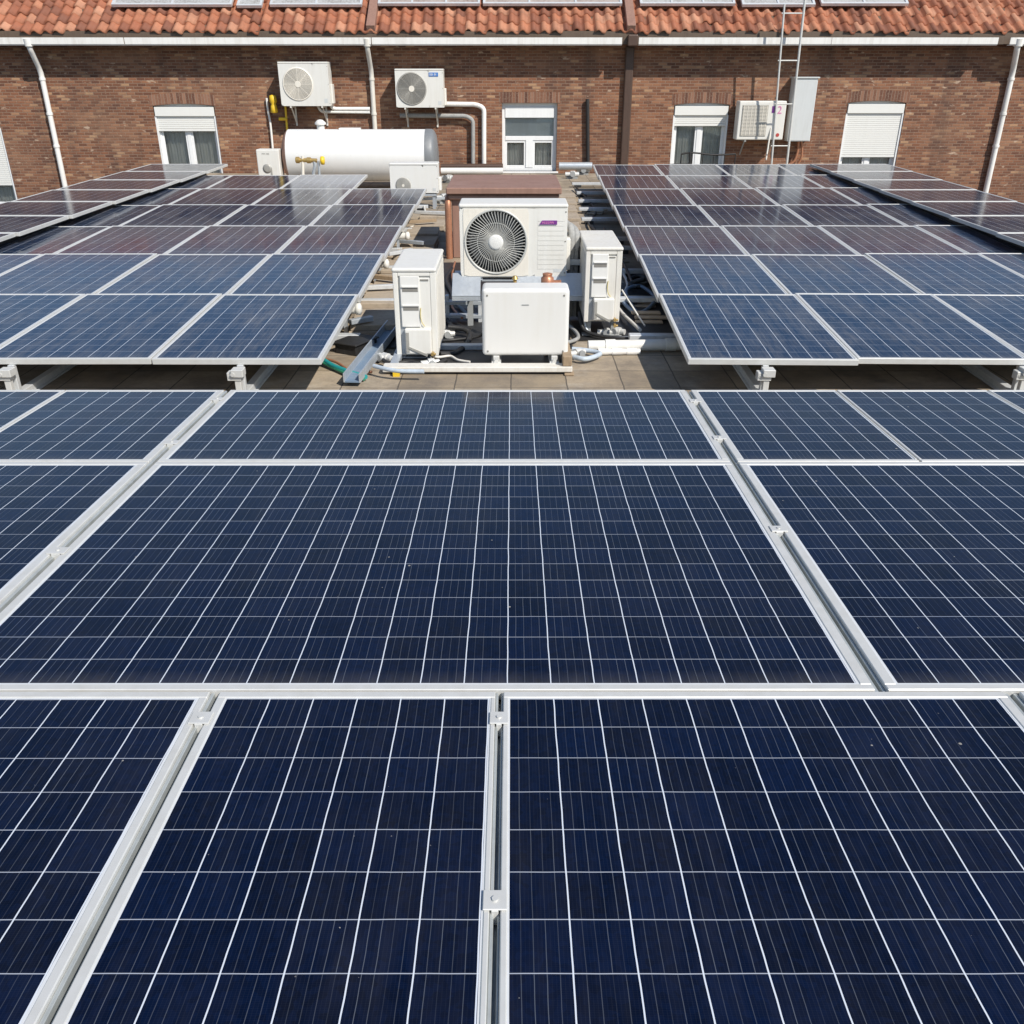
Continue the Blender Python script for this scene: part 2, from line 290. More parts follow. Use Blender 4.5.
# ------------------------------------------------------------------ mesh collecting
class MB:
    def __init__(s): s.v = []; s.f = []; s.m = []; s.sm = []; s.uv = []
    def _add(s, vs, fs, mi=0, smooth=False, uvs=None):
        o = len(s.v); s.v += [tuple(v) for v in vs]
        for k, f in enumerate(fs):
            s.f.append([i + o for i in f]); s.m.append(mi); s.sm.append(smooth); s.uv.append(uvs[k] if uvs else None)
        return s
    def box(s, a, b, mi=0, mat=None):
        x0, y0, z0 = a; x1, y1, z1 = b
        vs = [Vector(p) for p in ((x0,y0,z0),(x1,y0,z0),(x1,y1,z0),(x0,y1,z0),(x0,y0,z1),(x1,y0,z1),(x1,y1,z1),(x0,y1,z1))]
        if mat: vs = [mat @ p for p in vs]
        return s._add(vs, [(3,2,1,0),(4,5,6,7),(0,1,5,4),(1,2,6,5),(2,3,7,6),(3,0,4,7)], mi)
    def beam(s, p, q, w, h, mi=0, up=(0,0,1)):
        p, q = Vector(p), Vector(q); d = q - p; L = d.length; d.normalize()
        sx = d.cross(Vector(up)).normalized(); uz = sx.cross(d)
        mt = Matrix((( sx.x, d.x, uz.x, p.x),( sx.y, d.y, uz.y, p.y),( sx.z, d.z, uz.z, p.z),(0,0,0,1)))
        return s.box((-w/2, 0, -h/2), (w/2, L, h/2), mi, mt)
    def cyl(s, p, q, r0, r1=None, n=20, mi=0, caps=True):
        p, q = Vector(p), Vector(q); r1 = r0 if r1 is None else r1
        d = (q - p).normalized(); a = d.orthogonal().normalized(); c = d.cross(a)
        vs = []
        for (o, r) in ((p, r0), (q, r1)):
            for k in range(n): t = 2*math.pi*k/n; vs.append(o + (a*math.cos(t) + c*math.sin(t))*r)
        s._add(vs, [(k, (k+1) % n, n+(k+1) % n, n+k) for k in range(n)], mi, True)
        if caps:
            s._add(vs[:n], [tuple(range(n-1, -1, -1))], mi); s._add(vs[n:], [tuple(range(n))], mi)
        return s
    def tube(s, pts, r, n=10, mi=0, fine=6):
        P = [Vector(p) for p in pts]
        if fine > 1 and len(P) > 2:
            Q = []
            for i in range(len(P)-1):
                p0 = P[max(i-1, 0)]; p1 = P[i]; p2 = P[i+1]; p3 = P[min(i+2, len(P)-1)]
                for k in range(fine):
                    t = k/fine
                    Q.append(0.5*((2*p1)+(p2-p0)*t+(2*p0-5*p1+4*p2-p3)*t*t+(3*p1-p0-3*p2+p3)*t**3))
            P = Q + [P[-1]]
        a = None; vs = []
        for i, p in enumerate(P):
            d = (P[min(i+1, len(P)-1)] - P[max(i-1, 0)]).normalized()
            a = d.orthogonal().normalized() if a is None else (a - d*a.dot(d)).normalized()
            c = d.cross(a)
            for k in range(n): t = 2*math.pi*k/n; vs.append(p + (a*math.cos(t) + c*math.sin(t))*r)
        fs = [(i*n+k, i*n+(k+1) % n, (i+1)*n+(k+1) % n, (i+1)*n+k) for i in range(len(P)-1) for k in range(n)]
        s._add(vs, fs, mi, True); s._add(vs[:n], [tuple(range(n-1,-1,-1))], mi); s._add(vs[-n:], [tuple(range(n))], mi); return s
    def pipe(s, pts, r, n=12, mi=0, bend=3.0):
        """straight runs joined by rounded elbows"""
        P = [Vector(p) for p in pts]; Q = [P[0]]
        for i in range(1, len(P)-1):
            b = min(r*bend, (P[i]-P[i-1]).length*0.45, (P[i+1]-P[i]).length*0.45)
            u = P[i] + (P[i-1]-P[i]).normalized()*b; w_ = P[i] + (P[i+1]-P[i]).normalized()*b
            for k in range(6): t = k/5; Q.append((1-t)**2*u + 2*t*(1-t)*P[i] + t*t*w_)
        Q.append(P[-1]); return s.tube(Q, r, n, mi, 1)
    def lathe(s, prof, o, axis='z', n=32, mi=0):
        """profile of (radius, along) about an axis through o"""
        vs = []
        for r, h in prof:
            for k in range(n):
                t = 2*math.pi*k/n; c, e = r*math.cos(t), r*math.sin(t)
                vs.append(Vector(o) + Vector({'z': (c, e, h), 'x': (h, c, e), 'y': (e, h, c)}[axis]))
        fs = [(i*n+k, i*n+(k+1) % n, (i+1)*n+(k+1) % n, (i+1)*n+k) for i in range(len(prof)-1) for k in range(n)]
        s._add(vs, fs, mi, True)
        s._add(vs[:n], [tuple(range(n-1,-1,-1))], mi); s._add(vs[-n:], [tuple(range(n))], mi); return s
    def prism(s, poly, y0, y1, mi=0):
        """(x,z) outline, counter-clockwise seen from -Y, between two depths"""
        n = len(poly); vs = [(x, y0, z) for x, z in poly] + [(x, y1, z) for x, z in poly]
        return s._add(vs, [tuple(range(n)), tuple(range(2*n-1, n-1, -1))] + [(k, n+k, n+(k+1) % n, (k+1) % n) for k in range(n)], mi)
    def holed(s, x0, x1, z0, z1, cx, cz, r, y0, y1, n=64, mi=0):
        """plate in the XZ plane with a round hole"""
        vs = []
        for k in range(n):
            t = 2*math.pi*k/n; c, e = math.cos(t), math.sin(t)
            k1 = min(((x1-cx)/c if c > 1e-9 else (x0-cx)/c if c < -1e-9 else 1e9), ((z1-cz)/e if e > 1e-9 else (z0-cz)/e if e < -1e-9 else 1e9))
            vs += [(cx+c*r, y0, cz+e*r), (cx+c*k1, y0, cz+e*k1), (cx+c*r, y1, cz+e*r), (cx+c*k1, y1, cz+e*k1)]
        fs = []
        for k in range(n):
            a, b_ = 4*k, 4*((k+1) % n)
            fs += [(a, a+1, b_+1, b_), (a+2, b_+2, b_+3, a+3), (a, b_, b_+2, a+2), (a+1, a+3, b_+3, b_+1)]
        return s._add(vs, fs, mi)
    def build(s, name, mats, parent=None, bevel=0.0, seg=2, loc=None, rot=None):
        me = bpy.data.meshes.new(name); me.from_pydata(s.v, [], s.f)
        for mm in (mats if isinstance(mats, (list, tuple)) else [mats]): me.materials.append(mm)
        me.polygons.foreach_set('material_index', s.m); me.polygons.foreach_set('use_smooth', s.sm)
        if any(u is not None for u in s.uv):
            L = me.uv_layers.new(name='UVMap')
            for p, u in zip(me.polygons, s.uv):
                if u is not None:
                    for li, q in zip(p.loop_indices, u): L.data[li].uv = q
        me.validate(); me.update()
        return link(name, me, parent, bevel, seg, loc, rot)
def link(name, me, parent=None, bevel=0.0, seg=2, loc=None, rot=None):
    o = bpy.data.objects.new(name, me); COL.objects.link(o)
    if parent: o.parent = parent
    if loc is not None: o.location = loc
    if rot is not None: o.rotation_euler = rot
    if bevel:
        b = o.modifiers.new('bevel', 'BEVEL'); b.width = bevel; b.segments = seg; b.limit_method = 'ANGLE'; b.angle_limit = R(50)
        if hasattr(b, 'harden_normals'): b.harden_normals = False
    return o
def tag(o, label, cat, group=None):
    o['label'] = label; o['category'] = cat
    if group: o['group'] = group
    return o
def thing(name, label, cat, loc=(0,0,0), rot=(0,0,0), group=None):
    o = bpy.data.objects.new(name, None); o.empty_display_size = 0.1; COL.objects.link(o)
    o.location = loc; o.rotation_euler = rot
    return tag(o, label, cat, group)
def structure(name, mb, m):
    o = mb.build(name, m); o['kind'] = 'structure'; return o

# ------------------------------------------------------------------ setting: roof deck and the ground far below
WALL_Y = 26.0
structure('roof_deck', MB().box((-8.95, -4, -0.4), (8.75, WALL_Y + 0.1, 0)), M['deck'])
structure('ground', MB().box((-700, -700, -9.2), (700, 700, -9)), M['ground'])
hb = thing('flat_roof_building', 'plain brick walls carrying the paved roof deck under the solar panels', 'building', (0, 0, -9))
for a, b_ in (((-8.85, -3.9, 0), (-8.55, WALL_Y-0.02, 8.59)), ((8.35, -3.9, 0), (8.65, WALL_Y-0.02, 8.59)), ((-8.55, -3.9, 0), (8.35, -3.6, 8.59))):
    MB().box(a, b_).build('wall', M['brick'], hb)

# ------------------------------------------------------------------ brick building
EAVE_Y = WALL_Y - 0.46
bld = thing('brick_building', 'long brown brick building with white windows and an orange pantile roof behind the solar panels', 'building', (0, WALL_Y, 0))
def wx(px, py): return at(px, py, WALL_Y).x
def wz(px, py): return at(px, py, WALL_Y).z
BX0, BX1 = -24.0, 24.0
z_eave = at(512, 30, EAVE_Y).z                                  # lower edge of the tiles
z_top = z_eave + 0.25
wins = [dict(x0=wx(-52, 150), x1=wx(6, 150), zt=wz(0, 116)), dict(x0=wx(157, 134), x1=wx(218, 134), zt=wz(190, 104)),
        dict(x0=wx(502, 134), x1=wx(557, 134), zt=wz(530, 103)), dict(x0=wx(672, 134), x1=wx(727, 134), zt=wz(700, 103)),
        dict(x0=wx(843, 134), x1=wx(901, 134), zt=wz(872, 101))]
for q in wins: q['zb'] = 0.13
wins[2]['arch'] = 0.0
wins[0]['zb'] = -0.85; wins[1]['zb'] = -0.15; wins[4]['zb'] = -0.25; wins[2]['zb'] = 0.05
ARCH, REV = 0.085, 0.22
wm = MB(); xs = BX0
for q in wins:
    wm.box((xs, 0, -9), (q['x0'], 0.3, z_top)); xs = q['x1']
    wm.box((q['x0'], 0, -9), (q['x1'], 0.3, q['zb']))
    N = 10; pts = []
    for k in range(N + 1):
        t = k/N; pts.append((q['x0'] + (q['x1']-q['x0'])*t, q['zt'] - q.get('arch', 0.05)*(2*t-1)**2))
    wm.prism(pts + [(q['x1'], z_top), (q['x0'], z_top)], 0, 0.3)
wm.box((xs, 0, -9), (BX1, 0.3, z_top))
wm.box((BX0, 0.3, -9), (BX0+0.3, 9, z_top)); wm.box((BX1-0.3, 0.3, -9), (BX1, 9, z_top)); wm.box((BX0, 9, -9), (BX1, 9.3, z_top))
wm.build('wall', M['brick'], bld)
for q in wins:                                                   # soldier course over each opening, a touch proud
    N = 10; lo = []; hi = []
    for k in range(N + 1):
        t = k/N; x = q['x0'] - 0.06 + (q['x1']-q['x0']+0.12)*t; z = q['zt'] - q.get('arch', 0.05)*(2*t-1)**2 + 0.004
        lo.append((x, z)); hi.append((x, z + 0.26))
    MB().prism(lo + hi[::-1], -0.006, 0.05).build('brick_arch', M['soldier'], bld)
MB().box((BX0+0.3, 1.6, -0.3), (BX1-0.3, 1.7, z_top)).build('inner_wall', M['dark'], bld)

def window(q, style):
    x0, x1, zb, zt = q['x0'], q['x1'], q['zb'], q['zt']; W = x1 - x0; y0, y1 = REV - 0.10, REV - 0.03
    f = MB(); t = 0.085
    f.box((x0, y0, zb), (x0+t, y1, zt)); f.box((x1-t, y0, zb), (x1, y1, zt)); f.box((x0+t, y0, zb), (x1-t, y1, zb+t))
    f.box((x0+t, y0, zt-t), (x1-t, y1, zt))
    cx = (x0+x1)/2; top = zt - t
    if style == 'transom':
        tz = zb + (zt-zb)*0.52
        f.box((x0+t, y0-0.01, tz-0.11), (x1-t, y1, tz)); f.box((cx-0.1, y0-0.012, zb+t), (cx+0.1, y1, tz-0.11))
        for a, b_ in ((x0+t, cx-0.1), (cx+0.1, x1-t)):            # sash rails
            f.box((a, y0+0.01, zb+t), (a+0.05, y1, tz-0.11)); f.box((b_-0.05, y0+0.01, zb+t), (b_, y1, tz-0.11))
            f.box((a+0.05, y0+0.01, zb+t), (b_-0.05, y1, zb+t+0.06)); f.box((a+0.05, y0+0.01, tz-0.17), (b_-0.05, y1, tz-0.11))
        f.box((x0+t, y0-0.02, zt-t-0.28), (x1-t, y1, zt-t)); top = zt - t - 0.28
    else:
        f.box((cx-0.055, y0-0.004, zb+t), (cx+0.055, y1, zt-t))
        for a, b_ in ((x0+t, cx-0.055), (cx+0.055, x1-t)):
            f.box((a, y0+0.012, zb+t), (a+0.05, y1, zt-t)); f.box((b_-0.05, y0+0.012, zb+t), (b_, y1, zt-t))
    fo = f.build('window', M['upvc'], bld, 0.006, 1)
    MB().box((x0+t, y1-0.035, zb+t), (x1-t, y1-0.028, zt-t)).build('pane', M['glass'], fo)
    s = MB(); s.box((x0-0.05, -0.07, zb-0.045), (x1+0.05, y0+0.02, zb)); s.build('sill', M['lead'] if style != 'transom' else M['upvc'], fo, 0.008, 1)
    # net curtain hung in folds
    c = MB(); n = 60; vs = []
    zc0, zc1 = zb + 0.05, zt - 0.1
    for k in range(n+1):
        x = x0 + 0.1 + (W-0.2)*k/n; y = y1 + 0.10 + 0.022*math.sin(k*1.9) + 0.012*math.sin(k*0.7+1)
        vs += [(x, y, zc0), (x, y, zc1)]
    fs = [(2*k, 2*k+2, 2*k+3, 2*k+1) for k in range(n) if style != 'transom' or not (24 < k < 36)]
    c._add(vs, fs, 0, True); c.build('curtain', M['curtain'], fo)
    if q.get('shut'):
        zs = q['shut']; sh = MB()
        sh.box((x0+0.03, -0.005 if style != 'deep' else 0.01, zt-0.30), (x1-0.03, y0+0.01, zt-0.075))      # shutter box
        k = 0; z = zt - 0.30
        while z - 0.10 > zs:
            sh.box((x0+0.05, 0.045, z-0.049), (x1-0.05, 0.062, z)); z -= 0.052
        sh.box((x0+0.05, 0.04, z-0.06), (x1-0.05, 0.07, z-0.003))
        sh.build('shutter', M['shutter'], fo, 0.006, 1)
        g = MB(); g.box((x0+0.004, 0.02, zb), (x0+0.05, y0, zt-0.3)); g.build('shutter_guide', M['upvc'], fo); g = MB(); g.box((x1-0.05, 0.02, zb), (x1-0.004, y0, zt-0.3)); g.build('shutter_guide', M['upvc'], fo)
    if style == 'transom':
        MB().box((x0+t, y1+0.02, tz), (x1-t, y1+0.03, top)).build('blind', M['cabinet'], fo)
    return fo
wins[0]['shut'] = wz(0, 186); wins[1]['shut'] = wz(190, 131.5); wins[3]['shut'] = wz(700, 127); wins[4]['shut'] = wz(872, 158)
wins[2]['arch'] = 0.0
for q, st in zip(wins, ('plain', 'plain', 'transom', 'plain', 'plain')): window(q, st)

# roof: a real pantile surface
SL = R(33)
def pantile_roof():
    TW, TL, rows = 0.275, 0.36, 4; cols = int((BX1-BX0)/TW); nx = 8
    mb = MB(); rnd = random.Random(3)
    for r in range(rows):
        base = r*TL; vs = []; uvs = []
        jit = [(rnd.uniform(-0.02, 0.02), rnd.uniform(-0.04, 0.04)) for _ in range(cols+1)]
        for c in range(cols):
            for k in range(nx):
                t = k/nx; u = BX0 + (c + t)*TW
                h = 0.035*math.sin(2*math.pi*t) + (0.012 if t < 0.5 else -0.006)
                jz, jv = jit[c]
                for (v, dz) in ((base - 0.045 + jv, -0.03), (base - 0.045 + jv, 0.026), (base + TL, -0.016)):
                    hh = h + dz + jz
                    vs.append((u, v*math.cos(SL) - hh*math.sin(SL), v*math.sin(SL) + hh*math.cos(SL)))
        n = cols*nx; fs = []; uv = []
        for i in range(n-1):
            a, b_ = 3*i, 3*(i+1); cc = i//nx + 0.5
            fs += [(a, b_, b_+1, a+1), (a+1, b_+1, b_+2, a+2)]; uv += [[(cc, r+0.5)]*4]*2
        mb._add(vs, fs, 0, True, uv)
    return mb
ro = pantile_roof().build('roof', M['tiles'], bld, loc=(0, EAVE_Y - WALL_Y, z_eave))
rb = MB(); L = 0.36*4
rb.prism([(0, 0)] * 0 or [(BX0, 0), (BX1, 0), (BX1, 0.02), (BX0, 0.02)], 0, 0.01)
under = MB(); c_, s_ = math.cos(SL), math.sin(SL)
under._add([(BX0, 0.03, -0.06), (BX1, 0.03, -0.06), (BX1, L*c_, L*s_-0.06), (BX0, L*c_, L*s_-0.06)], [(0, 1, 2, 3)])
under._add([(BX0, L*c_, L*s_-0.06), (BX1, L*c_, L*s_-0.06), (BX1, 2*L*c_, -0.06), (BX0, 2*L*c_, -0.06)], [(0, 1, 2, 3)])
under.build('roof_boarding', M['fascia'], bld, loc=(0, EAVE_Y - WALL_Y, z_eave))
ridge = MB(); ridge.cyl((BX0, L*c_, L*s_-0.02), (BX1, L*c_, L*s_-0.02), 0.14, n=14); ridge.build('ridge_tile', M['tiles'], bld, loc=(0, EAVE_Y - WALL_Y, z_eave))
def roof_pt(px, py, lift):
    """point on the roof slope seen at a pixel, lifted off the tiles"""
    d = ray(px, py); oy, oz = EAVE_Y - lift*math.sin(SL), z_eave + lift*math.cos(SL)
    t = (oz - CAM_H - math.tan(SL)*oy) / (d[2] - math.tan(SL)*d[1]); return Vector((d[0]*t, d[1]*t - WALL_Y, CAM_H + d[2]*t))
def roof_sheet(xa, xb, ylow, length, lift, mat, name='skylight', bars=0):
    a, b_ = roof_pt(xa, ylow, lift), roof_pt(xb, ylow, lift); up = Vector((0, math.cos(SL), math.sin(SL)))
    nrm = Vector((0, -math.sin(SL), math.cos(SL)))
    m = MB(); W = b_.x - a.x; mt = Matrix.Translation(a) @ Matrix.Rotation(SL, 4, 'X')
    m.box((0, 0, 0), (W, 0.06, 0.07), 0, mt); m.box((0, length-0.06, 0), (W, length, 0.07), 0, mt); m.box((0, 0.06, 0), (0.06, length-0.06, 0.07), 0, mt); m.box((W-0.06, 0.06, 0), (W, length-0.06, 0.07), 0, mt)
    for k in range(bars): x = W*(k+1)/(bars+1); m.box((x-0.025, 0.06, 0.02), (x+0.025, length-0.06, 0.065), 0, mt)
    o = m.build(name, M['rail_pale'], bld)
    MB().box((0.06, 0.06, 0.0), (W-0.06, length-0.06, 0.045), 0, mt).build('sheet', M[mat], o)
for xa, xb, yl, mt_, br in ((112, 232, 7, 'skylight', 1), (237, 262, 8, 'skylight', 0), (270, 362, 7, 'skylight', 1), (378, 480, 6, 'dull_skylight', 2), (483, 622, 6, 'dull_skylight', 2),
                       (640, 735, 6, 'skylight', 2), (742, 815, 7, 'skylight', 1), (821, 908, 6, 'skylight', 1)):
    roof_sheet(xa, xb, yl, 0.62, 0.10, mt_, 'skylight', br)
for px in (371, 631):                                            # party-wall boards running up the slope
    a = roof_pt(px, 29, 0.02); up = Vector((0, math.cos(SL), math.sin(SL)))
    MB().beam(a - up*0.05, a + up*1.36, 0.22, 0.26).build('party_wall_coping', M['brown_metal'], bld, 0.01, 1)
# eaves: brown fascia, white box gutter under it
zg0, zg1 = at(512, 45.5, EAVE_Y - 0.1).z, at(512, 37.5, EAVE_Y - 0.1).z
MB().box((BX0, EAVE_Y - WALL_Y + 0.0, zg0 + 0.03), (BX1, EAVE_Y - WALL_Y + 0.05, z_eave - 0.02)).build('fascia_board', M['fascia'], bld)
MB().box((BX0, EAVE_Y - WALL_Y + 0.055, zg0 + 0.04), (BX1, -0.003, zg0 + 0.065)).build('soffit', M['fascia'], bld)
xg1 = at(996, 41, EAVE_Y).x
gut = MB()
gp = [(-0.13, zg0+0.03), (-0.105, zg0), (-0.005, zg0), (-0.005, zg0+0.02), (-0.095, zg0+0.02), (-0.11, zg0+0.04), (-0.11, zg1), (-0.135, zg1)]
def along_x(mb, prof, xa, xb, dy):
    n = len(prof); vs = [(xa, dy+y, z) for y, z in prof] + [(xb, dy+y, z) for y, z in prof]
    mb._add(vs, [tuple(range(n)), tuple(range(2*n-1, n-1, -1))] + [(k, (k+1) % n, n+(k+1) % n, n+k) for k in range(n)])
xs_j = [BX0, at(-200, 41, EAVE_Y).x, at(126, 41, EAVE_Y).x, at(372, 41, EAVE_Y).x, at(622, 41, EAVE_Y).x]
for a, b_ in zip(xs_j, xs_j[1:]): along_x(gut, gp, a + 0.012, b_ - 0.012, EAVE_Y - WALL_Y)
xr = [at(638, 41, EAVE_Y).x, at(830, 41, EAVE_Y).x, xg1]
for a, b_ in zip(xr, xr[1:]): along_x(gut, gp, a + 0.006, b_ - 0.006, EAVE_Y - WALL_Y)
along_x(gut, gp, xg1 + 0.3, BX1, EAVE_Y - WALL_Y)
gut.build('gutter', M['pvc'], bld)
def downpipe(px_low, py_low, px_top, py_top, r, mat, dx=0.0):
    low = at(px_low, py_low, WALL_Y - 0.1); X = low.x; top = at(px_top, py_top, EAVE_Y - 0.06)
    m = MB(); zt = zg0 - 0.02; gy = EAVE_Y - 0.06 - WALL_Y
    m.pipe([(top.x, gy, zt + 0.12), (top.x, gy, zt - 0.04), (X, -0.10, zt - 0.55), (X, -0.10, -5 if abs(X) > 9 else 0.02)], r, 14)
    m.cyl((top.x, gy, zt + 0.0), (top.x, gy, zt + 0.17), r*1.5, r*1.7, 14)
    for z in (zt - 0.75, 1.5, 0.7):
        m.cyl((X, -0.10, z - 0.03), (X, -0.10, z + 0.03), r*1.22, n=14); m.box((X - 0.02, -0.10 + r*1.1, z - 0.02), (X + 0.02, -0.002, z + 0.02))
    return m.build('downpipe', mat, bld)
downpipe(65, 186, 28, 40, 0.068, M['pvc']); downpipe(375, 130, 367, 42, 0.062, M['white_old'])
downpipe(986, 190, 1019, 40, 0.072, M['pvc'])
m = MB(); xb_ = at(627.5, 100, WALL_Y - 0.1).x
m.box((xb_-0.11, -0.14, -0.2), (xb_+0.11, -0.003, zg0-0.004)); m.box((xb_-0.13, -0.60, zg0-0.02), (xb_+0.13, -0.462, zg1+0.07))
m.build('downpipe', M['brown_pipe'], bld, 0.03, 2)

# ------------------------------------------------------------------ solar panels
_pc = {}
def panel_meshes(W, L, nc, nr, fw, th, cells):
    if not isinstance(fw, tuple): fw = (fw,)*4
    key = (round(W, 3), round(L, 3), nc, nr, fw, th, cells); fl, fr, fb, ft = fw
    if key in _pc: return _pc[key]
    f = MB(); c = 0.003
    def bar(a, b_): f.box(a, b_)
    bar((0, 0, -th), (W, fb, 0)); bar((0, L-ft, -th), (W, L, 0)); bar((0, fb, -th), (fl, L-ft, 0)); bar((W-fr, fb, -th), (W, L-ft, 0))
    fo = f.build('frame', M['alu']); fm = fo.data; bpy.data.objects.remove(fo)
    g = MB(); mg = min(0.010, fr*0.3, fl*0.3); zt = -0.0035; zb = -0.010
    xs = [fl, fl+mg, W-fr-mg, W-fr]; ys = [fb, fb+mg, L-ft-mg, L-ft]
    for i in range(3):
        for j in range(3):
            cen = (i == 1 and j == 1)
            g._add([(xs[i], ys[j], zt), (xs[i+1], ys[j], zt), (xs[i+1], ys[j+1], zt), (xs[i], ys[j+1], zt)], [(0, 1, 2, 3)], 0 if cen else 1, False,
                   [[(0, 0), (nc, 0), (nc, nr), (0, nr)]])
    g._add([(xs[0], ys[0], zb), (xs[3], ys[0], zb), (xs[3], ys[3], zb), (xs[0], ys[3], zb)], [(3, 2, 1, 0)], 1, False, [[(0, 0)]*4])
    go = g.build('cell_glass', [M[cells], M['backsheet']]); gm = go.data; bpy.data.objects.remove(go)
    _pc[key] = (fm, gm); return _pc[key]
def panel(loc, rot, W, L, nc, nr, label, group, fw=0.05, th=0.045, cells='cells'):
    fm, gm = panel_meshes(W, L, nc, nr, fw, th, cells)
    t = thing('solar_panel', label, 'solar panel', loc, rot, group)
    link('frame', fm, t, 0.003, 1); link('cell_glass', gm, t); return t

# near array: leans away from the camera by 2.4 degrees
NS = -0.04256
def nz(Y): return 0.54 + NS*(Y - 2.58)
NROT = (math.atan(NS), 0, 0); KS = math.sqrt(1 + NS*NS)
def near(X0, X1, Y0, Y1, nc, nr, label, fw=(0.042, 0.042, 0.034, 0.042)):
    panel((X0, Y0, nz(Y0)), NROT, X1-X0, (Y1-Y0)*KS, nc, nr, label, 'solar panels of the large array in the foreground', fw)
C0, C1, C2, C3 = -2.145, -2.095, 1.287, 1.332
near(-1.030, -0.058, 0.265, 2.515, 6, 14, 'narrow upright solar panel, six cells wide, bottom centre, left of the middle rail', (0.031, 0.016, 0.04, 0.034))
near(-0.030, 1.735, 0.265, 2.515, 11, 14, 'large solar panel at the bottom right, eleven cells wide, right of the middle rail', (0.018, 0.036, 0.04, 0.034))
near(-3.33, -1.066, 0.265, 2.515, 14, 14, 'solar panel at the bottom left corner of the foreground array', (0.033, 0.027, 0.04, 0.034))
near(1.79, 4.0, 0.265, 2.515, 14, 14, 'solar panel barely showing at the bottom right corner beyond the last rail', (0.036, 0.036, 0.04, 0.034))
near(C1, C2, 2.526, 4.797, 21, 14, 'widest solar panel in the middle of the second foreground row')
near(-5.4, C0, 2.526, 4.797, 21, 14, 'solar panel of the second foreground row cut off by the left edge')
near(C3, 4.6, 2.526, 4.797, 21, 14, 'solar panel of the second foreground row reaching out of the right edge')
near(C1, C2, 4.808, 6.305, 21, 9, 'wide solar panel in the middle of the far foreground row', (0.042, 0.042, 0.034, 0.03))
near(-3.318, C0, 4.808, 6.305, 7, 9, 'narrow solar panel of the far foreground row just left of the left rail', (0.014, 0.042, 0.034, 0.03))
near(-4.52, -3.328, 4.808, 6.305, 7, 9, 'solar panel of the far foreground row at the left edge', (0.014, 0.014, 0.034, 0.03))
near(C3, 2.405, 4.808, 6.305, 7, 9, 'narrow solar panel of the far foreground row just right of the right rail', (0.042, 0.014, 0.034, 0.03))
near(2.417, 3.53, 4.808, 6.305, 7, 9, 'solar panel of the far foreground row second from the right rail', (0.014, 0.014, 0.034, 0.03))
near(3.542, 4.65, 4.808, 6.305, 7, 9, 'solar panel of the far foreground row third from the right rail', (0.014, 0.014, 0.034, 0.03))

def near_rail(X0, X1, Y0, Y1, clamps, label):
    t = thing('mounting_rail', label, 'rail', ((X0+X1)/2, Y0, nz(Y0)), NROT, 'rails between the foreground panels')
    W = X1 - X0; L = (Y1-Y0)*KS; h = W/2
    m = MB(); m.box((-h-0.03, 0, -0.11), (h+0.03, L, -0.062)); m.box((-h, 0, -0.058), (-h+W*0.36, L, -0.012)); m.box((h-W*0.26, 0, -0.058), (h, L, -0.016))
    m.box((-h-0.02, 0, -0.062), (h+0.02, L, -0.058))
    m.build('channel', M['rail'], t, 0.002, 1)
    for cy in clamps:
        y = (cy - Y0)*KS; k = MB()
        k.box((-h-0.018, y-0.032, 0.001), (h+0.018, y+0.032, 0.006)); k.box((-h+0.004, y-0.032, -0.05), (h-0.004, y+0.032, 0.001))
        ko = k.build('clamp', M['alu'], t, 0.002, 1)
        b_ = MB(); b_.cyl((0, y, 0.006), (0, y, 0.011), 0.009, n=6); b_.build('bolt', M['alu'], ko)
        for sx in (-1,): pass
    f = MB()
    for y in (0.2, L-0.2): f.box((-0.03, y-0.04, -nz(Y0)-0.0+ (0.0 if y < 1 else 0.0) + 0.12), (0.03, y+0.04, -0.11))
    f.build('post', M['galv'], t)
near_rail(-2.1445, -2.0955, 2.40, 6.32, [2.9, 3.62, 5.13, 6.06], 'grey rail running between the left and middle foreground panels')
near_rail(1.2875, 1.3315, 2.50, 6.32, [3.86, 5.22, 6.02], 'grey rail running between the middle and right foreground panels')
near_rail(-1.0655, -1.0305, 0.26, 2.525, [2.36], 'dark grooved rail at the bottom left between two foreground panels')
near_rail(-0.0575, -0.0305, 0.26, 2.525, [1.60, 2.36], 'rail with two clamps at the bottom centre of the picture')
near_rail(1.7355, 1.7895, 0.26, 2.525, [1.2], 'rail at the bottom right corner between two foreground panels')

ORD = ['frontmost', 'second', 'third', 'fourth', 'fifth', 'sixth', 'seventh', 'eighth', 'ninth', 'tenth', 'eleventh', 'twelfth']
def ordl(r): return 'frontmost' if r == 0 else ORD[r] + ' from the front'
CORD = ['next to the aisle', 'second from the aisle', 'third from the aisle', 'fourth from the aisle']
PW, PL, PITX, PITY, FZ = 1.416, 2.095, 1.428, 2.12, 0.35
TILT = R(2.0)
PR = random.Random(17)
def rz(Y): return FZ + 0.0122*(Y - 7.13)
for c in range(4):
    for r in range(5 if c == 0 else 6):
        X = -1.60 - 0.004*r - c*PITX - PW; Y = 7.2 + r*PITY
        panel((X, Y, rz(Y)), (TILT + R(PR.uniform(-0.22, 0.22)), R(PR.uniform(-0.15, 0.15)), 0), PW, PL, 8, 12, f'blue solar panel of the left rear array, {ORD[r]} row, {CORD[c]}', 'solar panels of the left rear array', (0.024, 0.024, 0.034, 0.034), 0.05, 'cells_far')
yaw = -R(1.55)
